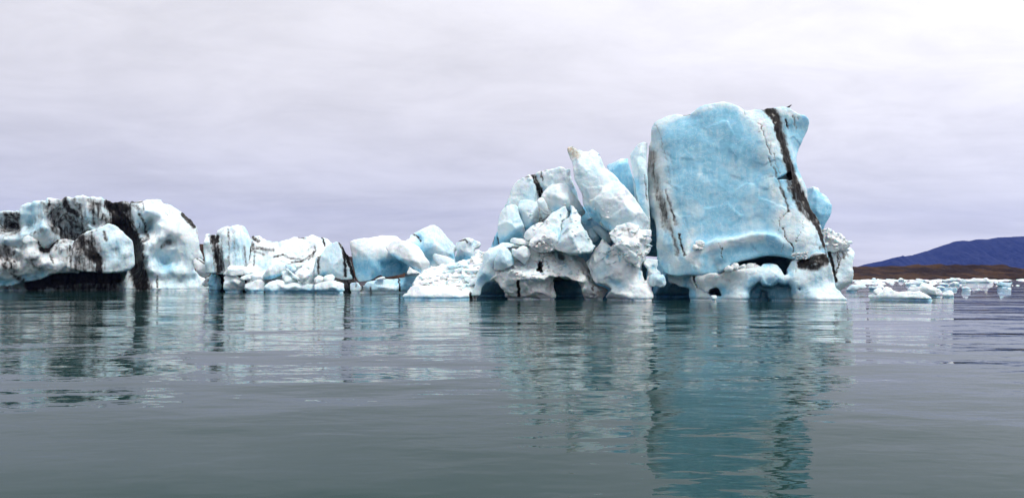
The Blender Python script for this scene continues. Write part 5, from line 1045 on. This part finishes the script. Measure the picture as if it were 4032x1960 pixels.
for i, (nm, lab, pl, Yd, rel, T, b0, sk) in enumerate(FF):
    ice_thing(nm, lab, nm.replace('_', ' '), [prim(A(12, pl), T=T, relief=A(12, rel), k=.6 * Yd / 100, sink=sk / 3.7225 if sk else None, taper=.35, lean=.4)], Yd, vox=Yd / 773 * (.9 if Yd < 120 else .65), rough=(.10 * Yd / 100, 1.2 * Yd / 100), fine=.04, facet=(.04 * Yd / 100, 1.0 * Yd / 100),
              seed=300 + i, blue0=b0, blue=[([(A(12, pl)[0][0], 1085 + 7612 / Yd - 1), (A(12, pl)[-1][0], 1085 + 7612 / Yd - 1)], 4.5, .45)], group='ice floes drifting on the right')
# far pack: low floes nobody could tell apart, one by one, sharing a few shapes
FLOE = []
for i in range(8):
    r2 = np.random.RandomState(500 + i)
    gx_ = np.linspace(-1.6, 1.6, 44).astype(np.float32); gz_ = np.linspace(-.5, .9, 20).astype(np.float32)
    XX, YY, ZZ_ = np.meshgrid(gx_, gx_, gz_ * 1.0, indexing='ij')
    h = gx_[1] - gx_[0]; gz_ = np.arange(-.5, .9, h).astype(np.float32)
    XX, YY, ZZ_ = np.meshgrid(gx_, gx_, gz_, indexing='ij')
    d = None
    for j in range(9):
        a = r2.uniform(0, 6.28); sl = r2.uniform(.2, 1.4)
        n = np.array([math.cos(a), math.sin(a), sl]); n /= np.linalg.norm(n)
        pl = XX * n[0] + YY * n[1] * .9 + ZZ_ * n[2] * 2.2 - r2.uniform(.6, 1.0)
        d = pl if d is None else smax(d, pl, .12)
    pts = np.stack([XX.ravel(), YY.ravel(), ZZ_.ravel() * 2], 1)
    d = d + .16 * fbm(pts + i * 11, .7, 3).reshape(d.shape)
    d[0] = d[-1] = 1; d[:, 0] = d[:, -1] = 1; d[:, :, -1] = 1; d[:, :, 0] = 1
    V, F = surface_nets(d, (-1.6, -1.6, -.5), h)
    at_ = np.zeros((len(V), 3), np.float32); at_[:, 1] = [.0, .05, .18, .02][i % 4]
    FLOE.append(mesh_from('ice_floe', V, F, ICE, at_))
rnd = random.Random(11)
spots = []
for _ in range(70):
    spots.append((rnd.uniform(3350, 4120), rnd.uniform(1102, 1108), rnd.uniform(14, 55), rnd.uniform(4, 9)))
for _ in range(22):
    spots.append((rnd.uniform(3360, 3520), rnd.uniform(1106, 1120), rnd.uniform(10, 34), rnd.uniform(4, 8)))
for _ in range(22):
    spots.append((rnd.uniform(3540, 3800), rnd.uniform(1108, 1124), rnd.uniform(10, 30), rnd.uniform(4, 7)))
for _ in range(16):
    spots.append((rnd.uniform(3780, 4060), rnd.uniform(1112, 1142), rnd.uniform(4, 13), rnd.uniform(3, 6)))
for px, py, wpx, hpx in spots:
    Yd = depth_at(py)
    o = link('ice_floe', rnd.choice(FLOE), ((px - CX) / FPX * Yd, Yd, 0))
    o.scale = (wpx / FPX * Yd * .5, wpx / FPX * Yd * rnd.uniform(.35, .6), hpx / FPX * Yd * 1.5)
    o.rotation_euler = (0, 0, rnd.choice([0, math.pi]) + rnd.uniform(-.4, .4))
    tag(o, 'small low white ice floe in the crowded far pack before the brown shore' if py < 1109 else 'small white ice scrap drifting on open water right of the tower', 'ice floe', 'far pack of small floes' if py < 1109 else 'small scraps of drifting ice')

# ------------------------------------------------------------------ bird on the tower top
def bird():
    m, nt, b = new_mat('dark_plumage'); b.inputs['Base Color'].default_value = (.016, .015, .016, 1); b.inputs['Roughness'].default_value = .6
    bm = bmesh.new()
    # body loft from tail tip to beak tip: (x, z, half width, half height)
    sec = [(-.30, .06, .035, .006), (-.20, .085, .045, .015), (-.12, .115, .06, .05), (0, .15, .085, .085), (.09, .20, .075, .08), (.14, .255, .05, .052), (.175, .285, .047, .048), (.21, .29, .036, .034), (.235, .285, .014, .013), (.285, .272, .003, .003)]
    rings = []
    for x, z, w, h in sec:
        rings.append([bm.verts.new((x, w * math.cos(a), z + h * math.sin(a))) for a in [k * math.pi / 5 for k in range(10)]])
    for r0, r1 in zip(rings[:-1], rings[1:]):
        for k in range(10): bm.faces.new((r0[k], r0[(k + 1) % 10], r1[(k + 1) % 10], r1[k]))
    bm.faces.new(rings[0][::-1]); bm.faces.new(rings[-1])
    for s in (-1, 1):   # folded wings and legs
        for pts, rads in (([(.08, s * .075, .19), (-.05, s * .09, .15), (-.2, s * .055, .09), (-.27, s * .03, .07)], [.03, .045, .03, .008]), ([(.01, s * .035, .09), (.0, s * .035, .0), (.05, s * .04, -.005)], [.011, .008, .007])):
            prev = None
            for p, r in zip(pts, rads):
                ring = [bm.verts.new((p[0] + (r * .4 * math.cos(a) if len(pts) == 3 else 0), p[1] + r * (.35 if len(pts) == 4 else 1) * math.cos(a), p[2] + (r * math.sin(a) if len(pts) == 4 else r * .3 * math.sin(a)))) for a in [k * math.pi / 4 for k in range(8)]]
                if prev:
                    for k in range(8): bm.faces.new((prev[k], prev[(k + 1) % 8], ring[(k + 1) % 8], ring[k]))
                prev = ring
    bmesh.ops.recalc_face_normals(bm, faces=bm.faces)
    me = bpy.data.meshes.new('bird'); bm.to_mesh(me); bm.free(); me.materials.append(m)
    me.polygons.foreach_set('use_smooth', [True] * len(me.polygons))
    return me


from mathutils.bvhtree import BVHTree
from mathutils import Vector
tw = [o for o in TB.children if o.name.startswith('tower_block')][0]
bx = A(6, '1528,90')[0]
xb, yb = (bx[0] - CX) / FPX * 78.6, 78.6
co = np.empty(len(tw.data.vertices) * 3, np.float32); tw.data.vertices.foreach_get('co', co); co = co.reshape(-1, 3) + np.array(TB.location)
near = co[(np.hypot(co[:, 0] - xb, co[:, 1] - yb) < .35)]
zb = float(near[:, 2].max()) if len(near) else CAM_H + (YH - 410) / FPX * 78.6
bo = link('bird', bird(), (xb, yb, zb - .02)); bo.rotation_euler = (0, 0, math.radians(8)); bo.scale = (1.2, 1.2, 1.2)
tag(bo, 'small dark bird perched on top of the tall iceberg beside the black band', 'bird')
print('script', round(time.time() - T0, 1), 's')

# ------------------------------------------------------------------ haze
def haze():
    bm = bmesh.new(); bmesh.ops.create_cube(bm, size=1)
    me = bpy.data.meshes.new('haze'); bm.to_mesh(me); bm.free()
    m = bpy.data.materials.new('haze_air'); m.use_nodes = True; nt = m.node_tree; nt.nodes.clear()
    out = nt.nodes.new('ShaderNodeOutputMaterial'); v = nt.nodes.new('ShaderNodeVolumePrincipled')
    v.inputs['Color'].default_value = (*HAZE['color'], 1); v.inputs['Density'].default_value = HAZE['density']; v.inputs['Anisotropy'].default_value = 0.0
    nt.links.new(v.outputs[0], out.inputs['Volume'])
    me.materials.append(m)
    o = link('haze', me, (3100, 3950, 344)); o.scale = (21000, 9300, 712)
    tag(o, kind='stuff')


HAZE = dict(color=(0.12, 0.22, 0.86), density=4.6e-5)
haze()
